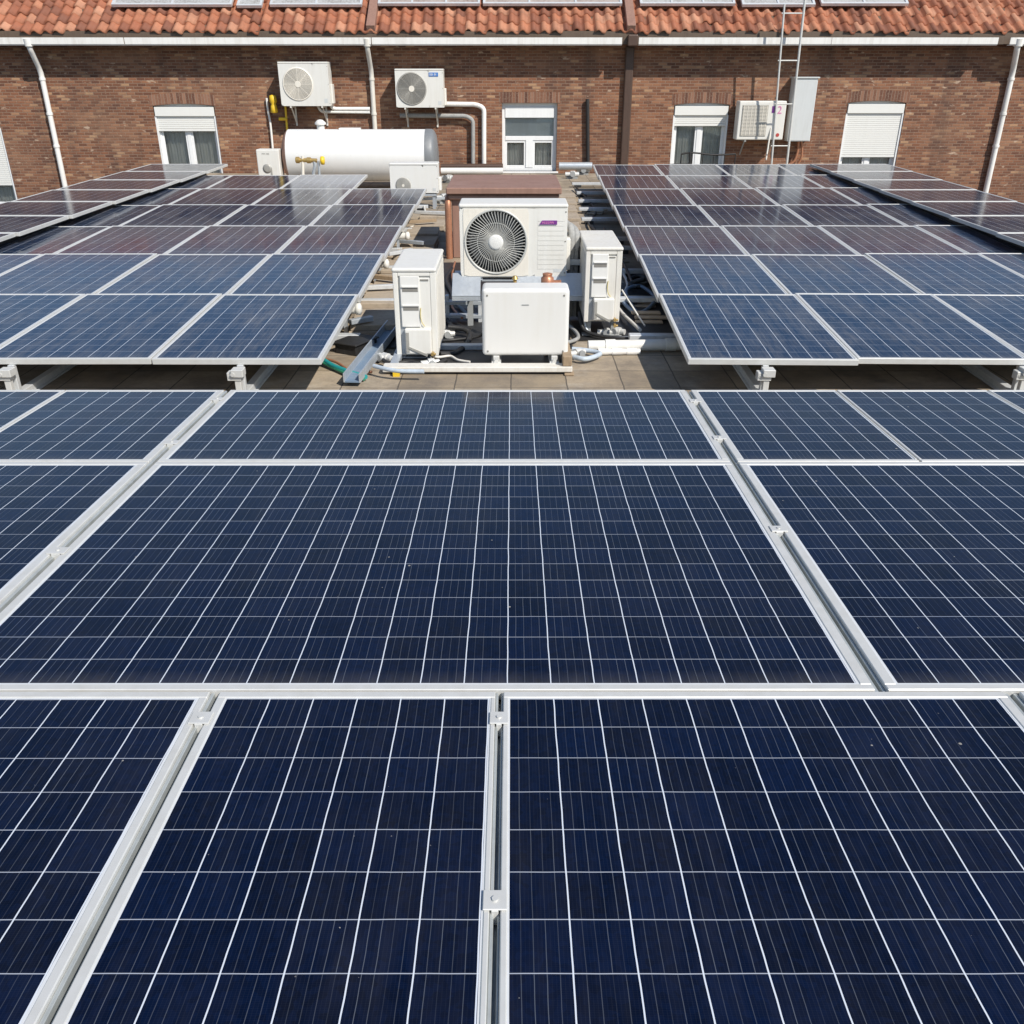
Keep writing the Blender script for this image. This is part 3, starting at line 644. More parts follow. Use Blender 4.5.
for c in range(4):
    for r in range(7):
        lx, ly = c*PITX, r*PITY
        X = 1.475 + lx*math.cos(yaw) - ly*math.sin(yaw); Y = 7.2 + ly*math.cos(yaw) + lx*0.012
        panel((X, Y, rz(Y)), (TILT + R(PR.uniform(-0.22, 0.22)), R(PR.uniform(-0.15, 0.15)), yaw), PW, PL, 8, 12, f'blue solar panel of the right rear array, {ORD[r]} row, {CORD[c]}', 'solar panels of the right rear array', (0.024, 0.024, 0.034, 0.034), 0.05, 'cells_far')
for sgn, side, X0 in ((-1, 'left', -8.42), (1, 'right', 6.45)):
    for r in range(8):
        Y = 9.3 + r*1.5
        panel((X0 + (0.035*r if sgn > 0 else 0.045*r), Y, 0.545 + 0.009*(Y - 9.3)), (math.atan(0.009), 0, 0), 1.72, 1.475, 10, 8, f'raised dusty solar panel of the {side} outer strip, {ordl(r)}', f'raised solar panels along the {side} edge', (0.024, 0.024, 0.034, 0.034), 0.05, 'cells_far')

def array_rail(X, Y0, Y1, label, yw=0.0, leg=True):
    t = thing('array_rail', label, 'rail', (X, Y0, 0), (0, 0, yw), 'rails on the deck under the rear arrays')
    m = MB(); m.box((-0.035, 0.0, 0.012), (0.035, Y1-Y0, 0.07)); m.box((-0.06, 0, 0.002), (0.06, Y1-Y0, 0.012)); m.build('beam', M['rail_pale'], t, 0.004, 1)
    p = MB(); k = 0
    for y in [0.22] + [0.22 + PITY*i for i in range(1, int((Y1-Y0)/PITY))]:
        p.box((-0.025, y-0.025, 0.07), (0.025, y+0.025, FZ-0.05))
    p.build('post', M['rail_pale'], t, 0.003, 1)
    b_ = MB(); y = 0.12
    b_.box((-0.085, y-0.03, 0.20), (0.03, y+0.05, 0.27)); b_.box((-0.045, y-0.05, 0.235), (0.055, y+0.05, 0.298)); b_.cyl((-0.03, y-0.055, 0.26), (-0.03, y-0.03, 0.26), 0.018, n=8); b_.box((-0.03, y-0.02, 0.07), (0.02, y+0.03, 0.2))
    b_.cyl((-0.06, y-0.035, 0.236), (-0.06, y-0.028, 0.236), 0.013, n=8)
    b_.build('bracket', M['alu'], t, 0.004, 1)
for X, Y0, lab, yw, n_ in ((-2.28, 6.98, 'rail with bolted bracket under the front of the left rear array, nearest the aisle', 0, 6), (-4.2, 6.98, 'rail with bolted bracket under the left rear array at the left edge', 0, 6),
                       (2.12, 6.98, 'rail with bolted bracket under the front of the right rear array, nearest the aisle', yaw, 8), (4.28, 7.0, 'rail with bolted bracket under the right rear array at the right edge', yaw, 8)):
    array_rail(X, Y0, Y0 + n_*PITY, lab, yw)

def strip_support(sgn, X, label):
    t = thing('strip_support', label, 'support frame', (X, 9.3, 0.012), (math.atan(0.009), 0, 0))
    m = MB()
    for k in range(8): m.box((-0.02, k*1.49, -0.12), (0.02, k*1.49+0.04, 0.44)); m.box((-0.02+sgn*1.3, k*1.49, -0.12), (0.02+sgn*1.3, k*1.49+0.04, 0.44))
    m.build('post', M['rail_pale'], t)
    b_ = MB(); b_.box((-0.03, 0, 0.44), (0.03, 11.9, 0.479)); b_.box((-0.03+sgn*1.3, 0, 0.44), (0.03+sgn*1.3, 11.9, 0.479)); b_.build('beam', M['rail_pale'], t)
    d = MB(); d.box((-0.012, 0.0, 0.02), (0.012, 11.9, 0.438), 0, Matrix.Translation((-sgn*0.12, 0, 0))); d.build('shade_skirt', M['black'], t)  # black plate added so the gap below the strip shows as dark shade
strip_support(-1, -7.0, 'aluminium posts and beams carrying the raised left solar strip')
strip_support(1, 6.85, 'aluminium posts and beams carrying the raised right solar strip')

# ------------------------------------------------------------------ air conditioners
def strokes(mb, x, z, w, h, y, n, rnd, mi=0):
    """a row of small marks, like a badge too small to read"""
    p = w/n
    for k in range(n):
        a = x + k*p; kind = rnd.randrange(4); t = p*0.22
        mb.box((a, y-0.001, z), (a+t, y, z+h))
        if kind != 0: mb.box((a+t, y-0.001, z+h-t), (a+p*0.72, y, z+h))
        if kind in (1, 3): mb.box((a+t, y-0.001, z), (a+p*0.72, y, z+t))
        if kind in (2, 3): mb.box((a+p*0.5, y-0.001, z+t), (a+p*0.72, y, z+h-t))

def ac_unit(name_label, cat, loc, W, D, H, fan=(0.33, 0.5, 0.42), grille='radial', mat='white', group=None, rot=0.0, louvres=0, badge=None, feet=0.06, side_cover=True, casing='casing'):
    """outdoor unit; front towards -Y, origin at the middle of its base"""
    t = thing('air_conditioner', name_label, cat, loc, (0, 0, rot), group)
    x0, x1, y0, y1 = -W/2, W/2, -D/2, D/2; z0, z1 = feet, feet + H
    fx, fz, fr = x0 + W*fan[0], z0 + H*fan[1], H*fan[2]; ft = 0.012
    b = MB(); b.box((x0, y0+0.14, z0), (x1, y1, z1-0.002)); b.box((x0, y0+ft, z0), (x0+0.025, y0+0.14, z1-0.002)); b.box((x1-W*0.30, y0+ft, z0), (x1, y0+0.14, z1-0.002))
    b.box((x0+0.025, y0+ft, z0), (x1-W*0.30, y0+0.14, z0+0.02)); b.box((x0+0.025, y0+ft, z1-0.022), (x1-W*0.30, y0+0.14, z1-0.002))
    b.build('casing', M[mat], t, 0.008, 2)
    tp = MB(); tp.box((x0-0.006, y0-0.006, z1-0.035), (x1+0.006, y1+0.006, z1+0.006)); tp.build('top_cover', M[mat], t, 0.018, 3)
    px1 = x1 - W*0.30
    fp = MB(); fp.holed(x0, px1, z0, z1-0.037, fx, fz, fr, y0, y0+ft); fp.box((px1, y0, z0), (x1, y0+ft, z1-0.037)); po = fp.build('front_panel', M[mat], t)
    # recess behind the grille with the fan
    rc = MB(); rc.cyl((fx, y0+ft, fz), (fx, y0+0.135, fz), fr*1.02, n=48, caps=False); rc._add([(fx + fr*1.02*math.cos(2*math.pi*k/48), y0+0.135, fz + fr*1.02*math.sin(2*math.pi*k/48)) for k in range(48)], [tuple(range(48))])
    rc.build('fan_shroud', M['dark'], t)
    bl = MB()
    for k in range(3):
        a0 = k*2*math.pi/3 + 0.4
        vs = []; n1, n2 = 6, 5
        for i in range(n1):
            a = a0 + 1.5*i/(n1-1)
            for j in range(n2):
                rr = fr*(0.22 + 0.7*j/(n2-1)); aa = a + 0.35*j/(n2-1)
                vs.append((fx + rr*math.cos(aa), y0 + 0.06 + 0.05*i/(n1-1), fz + rr*math.sin(aa)))
        bl._add(vs, [(i*n2+j, i*n2+j+1, (i+1)*n2+j+1, (i+1)*n2+j) for i in range(n1-1) for j in range(n2-1)], 0, True)
    bl.cyl((fx, y0+0.05, fz), (fx, y0+0.13, fz), fr*0.24, n=24)
    bl.build('fan', M['blade'], t)
    g = MB(); yg = y0 - 0.012
    def ring(r, y, w_, n=64):
        pts = [(fx + r*math.cos(2*math.pi*k/n), y, fz + r*math.sin(2*math.pi*k/n)) for k in range(n+1)]; g.tube(pts, w_, 6, 0, 1)
    if grille == 'radial':
        ring(fr*1.03, y0-0.004, 0.013)
        for rr in (0.62,): ring(fr*rr, yg, 0.0028)
        for k in range(58):
            a = 2*math.pi*k/58; c, s_ = math.cos(a), math.sin(a); a2 = a + 0.30; c2, s2 = math.cos(a2), math.sin(a2); am = a + 0.2; cm, sm_ = math.cos(am), math.sin(am)
            g.tube([(fx+fr*0.24*c, yg-0.004, fz+fr*0.24*s_), (fx+fr*0.62*cm, yg-0.003, fz+fr*0.62*sm_), (fx+fr*0.92*c2, yg, fz+fr*0.92*s2), (fx+fr*1.02*c2, y0, fz+fr*1.02*s2)], 0.0036, 5, 0, 1)
    elif grille == 'rings':
        k = 1
        for k in range(1, 15): ring(fr*k/14.0*1.0, yg, 0.009, 40)
        for k in range(8):
            a = math.pi*k/4; g.tube([(fx, yg, fz), (fx+fr*1.02*math.cos(a), yg, fz+fr*1.02*math.sin(a))], 0.006, 5, 0, 1)
        ring(fr*1.03, y0-0.002, 0.02)
    go = g.build('fan_grille', M['wire'] if grille == 'radial' else M['cream'] if W > 1.2 and not badge else M['coil'], t)
    if grille == 'radial':
        h = MB(); h.lathe([(0.001, -0.022), (fr*0.17, -0.021), (fr*0.24, -0.016), (fr*0.255, -0.006), (fr*0.255, 0.0)], (fx, yg+0.004, fz), 'y', 32); h.build('hub_cap', M['white_clean'], go)
        q = MB(); q.holed(fx-fr*1.08, fx+fr*1.09, z0+0.01, z1-0.045, fx, fz, fr*1.05, y0-0.006, y0-0.001); q.build('grille_surround', M['cream'], t)
    else:
        h = MB(); h.cyl((fx, yg-0.012, fz), (fx, yg, fz), fr*0.2, n=20); h.build('hub_cap', M['cream'], go)
    if louvres:
        q = MB(); lx0, lx1 = px1 + 0.03, x1 - 0.03; dz = (H-0.2)/louvres
        for k in range(louvres):
            za = z0 + 0.08 + k*dz; q._add([(lx0, y0-0.001, za), (lx1, y0-0.001, za), (lx1, y0-0.0022, za+dz*0.15), (lx0, y0-0.0022, za+dz*0.15), (lx0, y0-0.002, za+dz*0.95), (lx1, y0-0.002, za+dz*0.95)], [(0, 1, 2, 3), (3, 2, 5, 4)])
        q.build('ribbed_panel', M[mat], t)
    if badge:
        kind, bx, bz, bw, bh = badge; rnd = random.Random(bx); cx, cz = x0 + W*bx, z0 + H*bz
        q = MB(); yb = y0 - 0.011
        if kind == 'purple':
            q.prism([(cx-bw/2-0.02, cz-bh/2), (cx+bw/2, cz-bh/2), (cx+bw/2+0.02*0, cz+bh/2), (cx-bw/2+0.01, cz+bh/2)], yb-0.002, yb+0.01); strokes(q, cx-bw/2+0.01, cz-bh*0.28, bw-0.03, bh*0.5, yb-0.0025, 7, rnd, 0)
            nf = 6; q.m = [0]*6 + [1]*(len(q.f)-6); q.build('badge', [M['purple'], M['pink']], t)
        elif kind == 'blue':
            q.box((cx-bw/2, yb, cz-bh/2), (cx+bw/2, y0, cz+bh/2)); strokes(q, cx-bw/2+0.02, cz-bh*0.25, bw-0.04, bh*0.5, yb-0.001, 5, rnd)
            q.m = [0]*6 + [1]*(len(q.f)-6); q.build('badge', [M['blue_badge'], M['white_clean']], t)
    k = MB()
    for sz in (0.06, 0.5, 0.9): k.cyl((x1-0.018, y0-0.003, z0+H*sz), (x1-0.018, y0+0.002, z0+H*sz), 0.008, n=8)
    k.build('screw_row', M['slot'], t)
    k = MB(); k.box((x1-W*0.12, y0-0.002, z0+H*0.07), (x1-W*0.05, y0+0.001, z0+H*0.17)); k.build('rating_plate', M['cabinet'], t)
    ft_ = MB()
    for sx in (-1, 1):
        ft_.box((sx*W*0.32-0.03, y0-0.03, 0.0), (sx*W*0.32+0.03, y1+0.03, 0.012)); ft_.box((sx*W*0.32-0.025, y0+0.02, 0.012), (sx*W*0.32+0.025, y1-0.02, z0))
    if feet > 0.02: ft_.build('foot', M['galv'], t, 0.003, 1)
    if side_cover:
        sc = MB(); sc.box((x1, y0+D*0.35, z0+H*0.05), (x1+0.05, y1-0.03, z0+H*0.5)); sc.build('valve_cover', M[mat], t, 0.012, 2)
    return t

def px_front(xa, xb, ya, yb, Y):
    """front face at depth Y covering a pixel box: centre x, width, base z, height"""
    ym = (ya + yb)/2; a, b_ = at(xa, ym, Y), at(xb, ym, Y); xm = (xa + xb)/2
    return (a.x+b_.x)/2, b_.x - a.x, at(xm, yb, Y).z, at(xm, ya, Y).z - at(xm, yb, Y).z

G_AC = 'outdoor air conditioning units'
# big unit with the radial fan
FY = 9.55
cx, W, zb, H = px_front(460, 567, 204.5, 277, FY); FAN = dict(x=cx, w=W, z=zb, h=H)
ac_unit('large white air conditioner with big round fan grille and purple badge', 'air conditioner', (cx, FY + 0.24, zb-0.03), W, 0.48, H, (0.335, 0.49, 0.425), 'radial', 'white', G_AC, 0, 11, ('purple', 0.83, 0.76, 0.165, 0.04), 0.03, True)
# stand below it
st = thing('equipment_stand', 'pale sloping metal stand below the large fan air conditioner', 'stand', (cx, FY + 0.24, 0))
for sx, w_ in ((-0.5, 0.30), (0.28, 0.72)):
    m = MB()
    xa = sx*W - w_/2 + 0.06
    mt = Matrix.Translation((xa, -0.30, zb-0.065)) @ Matrix.Rotation(R(38), 4, 'X'); m.box((0, -0.17, 0), (w_, 0.14, 0.02), 0, mt)
    m.box((xa, -0.44, zb-0.21), (xa + w_, -0.415, zb-0.15))
    m.build('sloping_plate', M['galv'], st, 0.004, 1)
for sx in (-0.42, 0.0, 0.42):
    m = MB(); m.box((sx*W-0.03, -0.2, 0), (sx*W+0.03, -0.14, zb-0.03)); m.box((sx*W-0.03, 0.14, 0), (sx*W+0.03, 0.2, zb-0.03)); m.box((sx*W-0.03, -0.14, zb-0.1), (sx*W+0.03, 0.14, zb-0.04))
    m.build('leg', M['grey_plastic'], st)
MB().box((-0.58*W, -0.24, zb-0.045), (0.58*W, 0.26, zb-0.032)).build('shelf', M['galv'], st)

# end-on slim units either side
def end_unit(label, xa, xb, ya, yb, Y, depth, feet, mat, wire, side):
    cx, W, zb, H = px_front(xa, xb, ya, yb, Y)
    t = thing('air_conditioner', label, 'air conditioner', (cx, Y, zb), (0, 0, 0), G_AC)
    h = W/2
    b = MB(); b.box((-h, 0.02, 0), (h, depth, H-0.012)); b.build('casing', M[mat], t, 0.014, 3)
    tp = MB(); tp.box((-h-0.008, -0.012, H-0.04), (h+0.008, depth+0.008, H)); tp.build('top_cover', M[mat], t, 0.02, 3)
    # end panel with frame, handle slots and service cover
    f = MB(); e = 0.035
    f.box((-h, 0.0, 0), (-h+e*1.3, 0.021, H-0.04)); f.box((h-e*1.6, 0.0, 0), (h, 0.021, H-0.04)); f.box((-h+e*1.3, 0, H-0.075), (h-e*1.6, 0.021, H-0.04)); f.box((0.03, 0.004, 0.02), (h-e*1.6, 0.022, H-0.09))
    f.build('end_frame', M[mat], t, 0.006, 2)
    s = MB(); s._add([(-h+e*1.3, 0.02, 0.02), (-h+0.10, 0.02, 0.02), (-h+0.10, 0.015, H*0.55), (-h+e*1.4, 0.015, H*0.78)], [(0, 1, 2, 3)]); s.build('coil_edge', M['galv'], t)
    p = MB(); p.box((-h+0.065, -0.006, H*0.34), (0.045, 0.02, H*0.91)); p.build('service_panel', M['white_clean'], t, 0.006, 2)
    for z in (H*0.74, H*0.53):
        k = MB(); k.box((-h+0.085, -0.009, z), (0.03, -0.005, z+0.042)); k.build('handle', M['slot'], t)
        k = MB(); k.box((-h+0.08, -0.02, z+0.042), (0.034, -0.005, z+0.052)); k.build('handle_lip', M['white_clean'], t)
    v = MB(); v.box((-h+0.09, -0.05, 0.03), (h-0.06, 0.02, H*0.33)); vo = v.build('valve_cover', M['white'], t, 0.014, 3)
    k = MB(); k.box((-h+0.10, -0.054, 0.05), (-h+0.13, -0.049, H*0.29)); k.beam((-h+0.12, -0.053, 0.10), (h-0.10, -0.058, 0.02), 0.012, 0.02); k.build('cover_trim', M['coil'], vo)
    k = MB(); k.box((0.055, -0.002, H*0.86), (h-0.07, 0.004, H*0.875)); k.build('name_plate', M['slot'], t)
    yl = MB(); yl.tube([(0.05, -0.012, H*0.56), (0.045, -0.016, H*0.48), (0.055, -0.016, H*0.40), (0.08, -0.01, H*0.35)], 0.0045, 6); yl.build('earth_wire', M['earth'], t)
    # long sides: coil fins on one, grille on the other
    cs = MB(); sx = side
    n = int((depth-0.12)/0.03)
    for k in range(n):
        y = 0.07 + k*0.03; cs.box((min(sx*h, sx*(h+0.006)), y, 0.06), (max(sx*h, sx*(h+0.006)), y+0.012, H-0.08))
    cs.build('coil_guard', M['white_old'], t)
    lg = MB()
    for y in (0.06, depth-0.1): lg.box((-h+0.03, y-0.02, -feet), (-h+0.08, y+0.03, 0)); lg.box((h-0.08, y-0.02, -feet), (h-0.03, y+0.03, 0)); lg.box((-h-0.01, y-0.04, -feet), (h+0.01, y+0.05, -feet+0.015))
    lg.build('foot', M['grey_plastic'], t, 0.004, 1)
    vl = MB()
    for k, zz in enumerate((0.04, 0.10)):
        vl.cyl((h-0.05, -0.03, zz-0.06), (h-0.05, -0.09, zz-0.06), 0.016, n=10); vl.cyl((h-0.05, -0.075, zz-0.06), (h-0.02, -0.075, zz-0.06), 0.012, n=10)
    vl.build('valve', M['brass'], t)
    return t, cx, zb, W, H
end_unit('slim white air conditioner left of the plain white box, seen end-on with a yellow wire', 394.5, 437, 268, 356, 8.30, 1.0, at(415, 356, 8.30).z - 0.02, 'white', True, 1)
end_unit('weathered slim white air conditioner right of the large fan unit, seen end-on', 585, 621, 247, 322, 9.12, 1.05, at(600, 322, 9.12).z - 0.02, 'white_old', True, -1)

# plain box in front
cx, W, zb, H = px_front(482, 569, 289, 356, 8.02)
t = thing('equipment_box', 'plain white rounded equipment box with four corner screws in front of the fan unit', 'equipment box', (cx, 8.02, zb))
MB().box((-W/2, 0, 0), (W/2, 0.30, H)).build('casing', M['white_clean'], t, 0.035, 4)
for sx in (-1, 1):
    for z in (0.045, H-0.045*1.3): k = MB(); k.cyl((sx*(W/2-0.05), -0.004, z), (sx*(W/2-0.05), 0.003, z), 0.009, n=12); k.build('screw', M['slot'], t)
k = MB(); k.box((-0.035, -0.003, H*0.76), (0.03, 0.002, H*0.775)); strokes(k, -0.035, H*0.762, 0.06, 0.009, -0.0025, 4, random.Random(2)); k.build('name_plate', M['grey_plastic'], t)
for sx in (-1, 1):
    k = MB(); x = sx*W*0.34; k.box((x-0.03, 0.0, -0.05), (x+0.03, 0.28, 0.0)); k.box((x-0.045, -0.03, -0.095), (x+0.045, 0.30, -0.05)); k.cyl((x, -0.036, -0.05), (x, -0.01, -0.05), 0.022, n=8); k.cyl((x, -0.03, -0.085), (x, -0.04, -0.085), 0.028, n=10)
    k.build('foot', M['alu'], t, 0.006, 1)
BOX = dict(x=cx, w=W, z=zb, h=H)
# brass fitting and copper cap seen above the box
p = at(547.5, 284, 8.4); k = MB(); k.lathe([(0.085, 0), (0.085, 0.04), (0.060, 0.06), (0.060, 0.11), (0.042, 0.125), (0.048, 0.15), (0.001, 0.16)], (0, 0, 0), 'z', 20); k.cyl((0.03, -0.02, 0.05), (0.13, -0.03, 0.06), 0.042, 0.036, 14)
k.cyl((0, 0, -p.z+0.02), (0, 0, 0.0), 0.022, n=12)
tag(k.build('pipe_valve', M['copper'], loc=(p.x, 8.44, p.z-0.06), bevel=0.003), 'reddish copper valve standing behind the top of the plain white box', 'valve')
p = at(515, 281, 8.9); k = MB(); k.cyl((0, 0, -0.05), (0, 0, 0.02), 0.018, n=12); k.cyl((0, 0, 0.02), (0, 0, 0.05), 0.034, 0.02, 8); k.cyl((0, -0.05, -0.02), (0, 0.0, -0.02), 0.016, n=10); k.cyl((0, 0, -p.z), (0, 0, -0.05), 0.012, n=10)
tag(k.build('pipe_valve', M['brass'], loc=p), 'small brass tap under the fan grille of the large unit', 'valve')

# platform below the front units
t = thing('low_platform', 'low pale metal platform under the front air conditioner units', 'platform', (0, 7.86, 0))
xa, xb = atz(377, 376, 0.1).x, atz(575, 376, 0.1).x
MB().box((xa, 0, 0.026), (xb, 0.14, 0.075)).build('front_beam', M['white_old'], t, 0.008, 2)
MB().box((xa+0.06, 0.03, 0.004), (xb-0.05, 0.12, 0.026)).build('bearer', M['black'], t)
m = MB(); m.box((xa+0.1, 0.75, 0.02), (xb, 0.83, 0.07)); m.box((xa+0.05, 0.142, 0.02), (xa+0.13, 0.75, 0.07)); m.box((xb-0.09, 0.142, 0.02), (xb-0.01, 0.75, 0.07)); m.build('cross_beam', M['galv'], t, 0.005, 1)
MB().box((xa+0.14, 0.145, 0.006), (xb-0.1, 0.74, 0.02)).build('mat', M['black'], t)
m = MB(); m.box((xb-0.075, -0.03, 0.0), (xb+0.015, 0.08, 0.02)); m.box((xb-0.09, 0.02, 0.077), (xb-0.005, 0.5, 0.17)); m.build('timber_block', M['wood'], t, 0.006, 1)
m = MB(); m.box((xa+0.10, -0.05, 0.0), (xa+0.16, 0.0, 0.05)); m.build('foot_block', M['yellow'], t)

for xa_, xb_2, ya_, yb_2, lab in ((-1.3, 0.62, 8.72, 10.4, 'black sheet added as shade under the fan unit and the left slim unit'), (0.66, 2.6, 9.0, 11.8, 'black sheet added as shade under the weathered slim unit and the right rear array'), (-1.05, 0.9, 10.6, 13.2, 'black sheet added as shade on the deck in front of the brown vent housing')):
    m = MB(); n_ = 14; vs = []  # thin black sheets added to stand for shade on the deck around the units
    for i in range(n_+1):
        for j in range(n_+1): vs.append((xa_ + (xb_2-xa_)*i/n_ + random.uniform(-0.02, 0.02), ya_ + (yb_2-ya_)*j/n_ + random.uniform(-0.02, 0.02), 0.006 + random.uniform(0, 0.012)))
    m._add(vs, [(i*(n_+1)+j, (i+1)*(n_+1)+j, (i+1)*(n_+1)+j+1, i*(n_+1)+j+1) for i in range(n_) for j in range(n_)], 0, True)
    tag(m.build('shade_sheet', M['black']), lab, 'mat')

# brown duct housing behind the fan unit
BY = 13.6
xa, xb = at(452, 215, BY).x, at(556, 215, BY).x; zt = at(505, 188, BY - 0.15).z
t = thing('vent_housing', 'brown sheet metal vent housing with an overhanging lid behind the large fan unit', 'vent housing', ((xa+xb)/2, BY, 0))
W = xb - xa
MB().box((-W/2, 0, 0), (W/2, 1.6, zt-0.12)).build('body', M['brown_metal'], t, 0.01, 1)
m = MB(); m.box((-W/2-0.07, -0.14, zt-0.09), (W/2+0.07, 1.7, zt)); m.box((-W/2-0.04, -0.08, zt-0.17), (W/2+0.04, 1.68, zt-0.102)); m.build('lid', M['brown_metal'], t, 0.012, 1)
m = MB()
for x in (-W/2+0.3, 0, W/2-0.3): m.box((x-0.02, -0.012, 0.02), (x+0.02, 0.0, zt-0.175))
m.build('seam', M['brown_metal'], t)
k = MB(); k.pipe([(-W/2-0.05, -0.05, 0.0), (-W/2-0.05, -0.05, zt*0.85), (-W/2-0.05, 0.6, zt*0.85)], 0.05, 12); k.build('copper_pipe', M['copper'], t)

# small rear unit
cx, W, zb, H = px_front(390, 438, 163.5, 193, 18.9)
ac_unit('low white air conditioner with a small round fan at the back end of the aisle', 'air conditioner', (cx, 18.9+0.2, zb-0.02), W, 0.4, H, (0.27, 0.26, 0.235), 'rings', 'white_clean', G_AC, 0, 0, None, 0.02, True)
m = MB()
for sx in (-1, 1): m.box((cx+sx*W*0.4-0.03, 18.92, 0), (cx+sx*W*0.4+0.03, 18.98, zb-0.02)); m.box((cx+sx*W*0.4-0.03, 19.2, 0), (cx+sx*W*0.4+0.03, 19.26, zb-0.02))
m.box((cx-W*0.45, 18.9, zb-0.06), (cx+W*0.45, 19.3, zb-0.021)); tag(m.build('equipment_stand', M['galv']), 'grey legged stand under the low white unit at the back of the aisle', 'stand')
# small white box by the tank
cx, W, zb, H = px_front(257.5, 280, 149.5, 182, 22.0)
t = thing('utility_box', 'small upright white utility box left of the water tank', 'utility box', (cx, 22.0, zb))
MB().box((-W/2, 0, -zb), (W/2, 0.35, H)).build('casing', M['white'], t, 0.02, 2)
k = MB(); k.lathe([(0.10, 0.0), (0.10, -0.012), (0.06, -0.016), (0.001, -0.016)], (-0.04, 0, H*0.42), 'y', 24); k.build('round_vent', M['coil'], t)
k = MB(); k.box((0.03, -0.008, H*0.06), (0.07, 0.004, H*0.45)); k.build('latch', M['coil'], t)
k = MB(); strokes(k, -0.13, H*0.84, 0.18, 0.035, -0.001, 5, random.Random(5)); k.build('marking', M['slot'], t)

# wall mounted units
def wall_ac(label, xa, xb, ya, yb, D, mat, badge, fan, grille, rot=0.0):
    Y = WALL_Y - 0.1 - D
    cx, W, zb, H = px_front(xa, xb, ya, yb, Y)
    t = ac_unit(label, 'air conditioner', (cx, Y + D/2, zb), W, D, H, fan, grille, mat, 'air conditioners hung on the brick wall', rot, 0, badge, 0.0, True)
    for sx in (-1, 1):
        b = MB(); x = sx*W*0.32; b.box((x-0.02, -D/2, -0.045), (x+0.02, D/2+0.1, -0.005)); b.box((x-0.02, D/2+0.06, -0.5), (x+0.02, D/2+0.098, -0.045)); b.beam((x, -D/2+0.1, -0.04), (x, D/2+0.06, -0.42), 0.03, 0.03)
        b.build('wall_bracket', M['white_old'], t)
    return cx, W, zb, H
A1 = wall_ac('white wall-hung air conditioner with round fan above the left end of the water tank', 279.5, 329, 62, 106, 0.46, 'white', None, (0.37, 0.5, 0.355), 'rings')
A2 = wall_ac('white wall-hung air conditioner with blue badge above the right end of the tank', 395.5, 443.5, 69, 107.5, 0.46, 'white', ('blue', 0.80, 0.86, 0.24, 0.09), (0.335, 0.49, 0.40), 'rings')
# the third has a square mesh grille
D = 0.42; Y = WALL_Y - 0.1 - D
cx, W, zb, H = px_front(738, 785, 101, 140, Y)
t = thing('air_conditioner', 'wall-hung air conditioner with a square beige mesh grille behind the ladder', 'air conditioner', (cx, Y, zb), (0, 0, 0), 'air conditioners hung on the brick wall')
MB().box((-W/2, 0.012, 0), (W/2, D, H)).build('casing', M['white'], t, 0.03, 3)
m = MB(); gx0, gx1, gz0, gz1 = -W/2+0.09, W*0.12, 0.09, H-0.09; m.box((gx0, 0.0, gz0), (gx1, 0.013, gz1)); mo = m.build('grille_back', M['coil'], t, 0.03, 3)
m = MB()
n = 22
for k in range(n): z = gz0 + 0.03 + (gz1-gz0-0.06)*k/(n-1); m.box((gx0+0.01, -0.01, z-0.007), (gx1-0.01, 0.0, z+0.007))
for k in range(7): x = gx0 + 0.04 + (gx1-gx0-0.08)*k/6; m.box((x-0.006, -0.014, gz0+0.02), (x+0.006, -0.01, gz1-0.02))
m.build('fan_grille', M['cream'], t)
m = MB(); m.box((W*0.20, 0.004, H*0.70), (W*0.29, 0.013, H*0.87)); m.build('badge', M['purple'], t)
fc = bpy.data.curves.new('badge_mark', 'FONT'); fc.body = '2'; fc.size = 0.26; fc.extrude = 0.003
fo = bpy.data.objects.new('badge_mark', fc); COL.objects.link(fo); bpy.context.view_layer.update()
dg = bpy.context.evaluated_depsgraph_get(); me = bpy.data.meshes.new_from_object(fo.evaluated_get(dg)); bpy.data.objects.remove(fo)
me.materials.clear(); me.materials.append(M['pink']); link('badge_mark', me, t, loc=(W*0.31, 0.007, H*0.68), rot=(math.pi/2, 0, 0))
m = MB(); m.cyl((W*0.38, 0.004, H*0.13), (W*0.38, 0.014, H*0.13), 0.045, n=16); m.build('badge', M['red'], t)
for sx in (-1, 1): m = MB(); m.box((sx*W*0.3-0.02, 0, -0.045), (sx*W*0.3+0.02, D+0.1, -0.004)); m.beam((sx*W*0.3, 0.1, -0.04), (sx*W*0.3, D+0.06, -0.4), 0.03, 0.03); m.build('wall_bracket', M['grey_plastic'], t)

# tall cabinet on the wall
Y = WALL_Y - 0.36
a, b_ = at(797, 110, Y), at(815, 110, Y); zb, zt = at(803, 141.5, Y).z, at(806, 77.5, Y).z
cx = (at(791, 110, Y).x + at(814.5, 110, Y).x)/2; W = at(814.5, 110, Y).x - at(791.5, 110, Y).x
t = thing('wall_cabinet', 'tall narrow pale grey cabinet fixed to the wall right of the ladder', 'cabinet', (cx, Y, zb))
MB().box((-W/2, 0.012, 0), (W/2, 0.355, zt-zb)).build('casing', M['cabinet'], t, 0.012, 2)
MB().box((-W/2+0.02, 0, 0.02), (W/2-0.02, 0.013, zt-zb-0.05)).build('door', M['cabinet'], t, 0.006, 2)
MB().box((-W/2-0.03, -0.03, zt-zb-0.02), (W/2+0.03, 0.355, zt-zb+0.015)).build('rain_hood', M['cabinet'], t, 0.006, 1)
m = MB(); m.tube([(W*0.1, 0.2, 0.0), (W*0.12, 0.2, -0.25), (W*0.02, 0.2, -0.5), (-W*0.25, 0.22, -0.62)], 0.035, 8); m.tube([(W*0.22, 0.2, 0.0), (W*0.3, 0.2, -0.2), (W*0.32, 0.2, -0.42), (W*0.2, 0.22, -0.6)], 0.03, 8); m.build('cable', M['copper'], t)

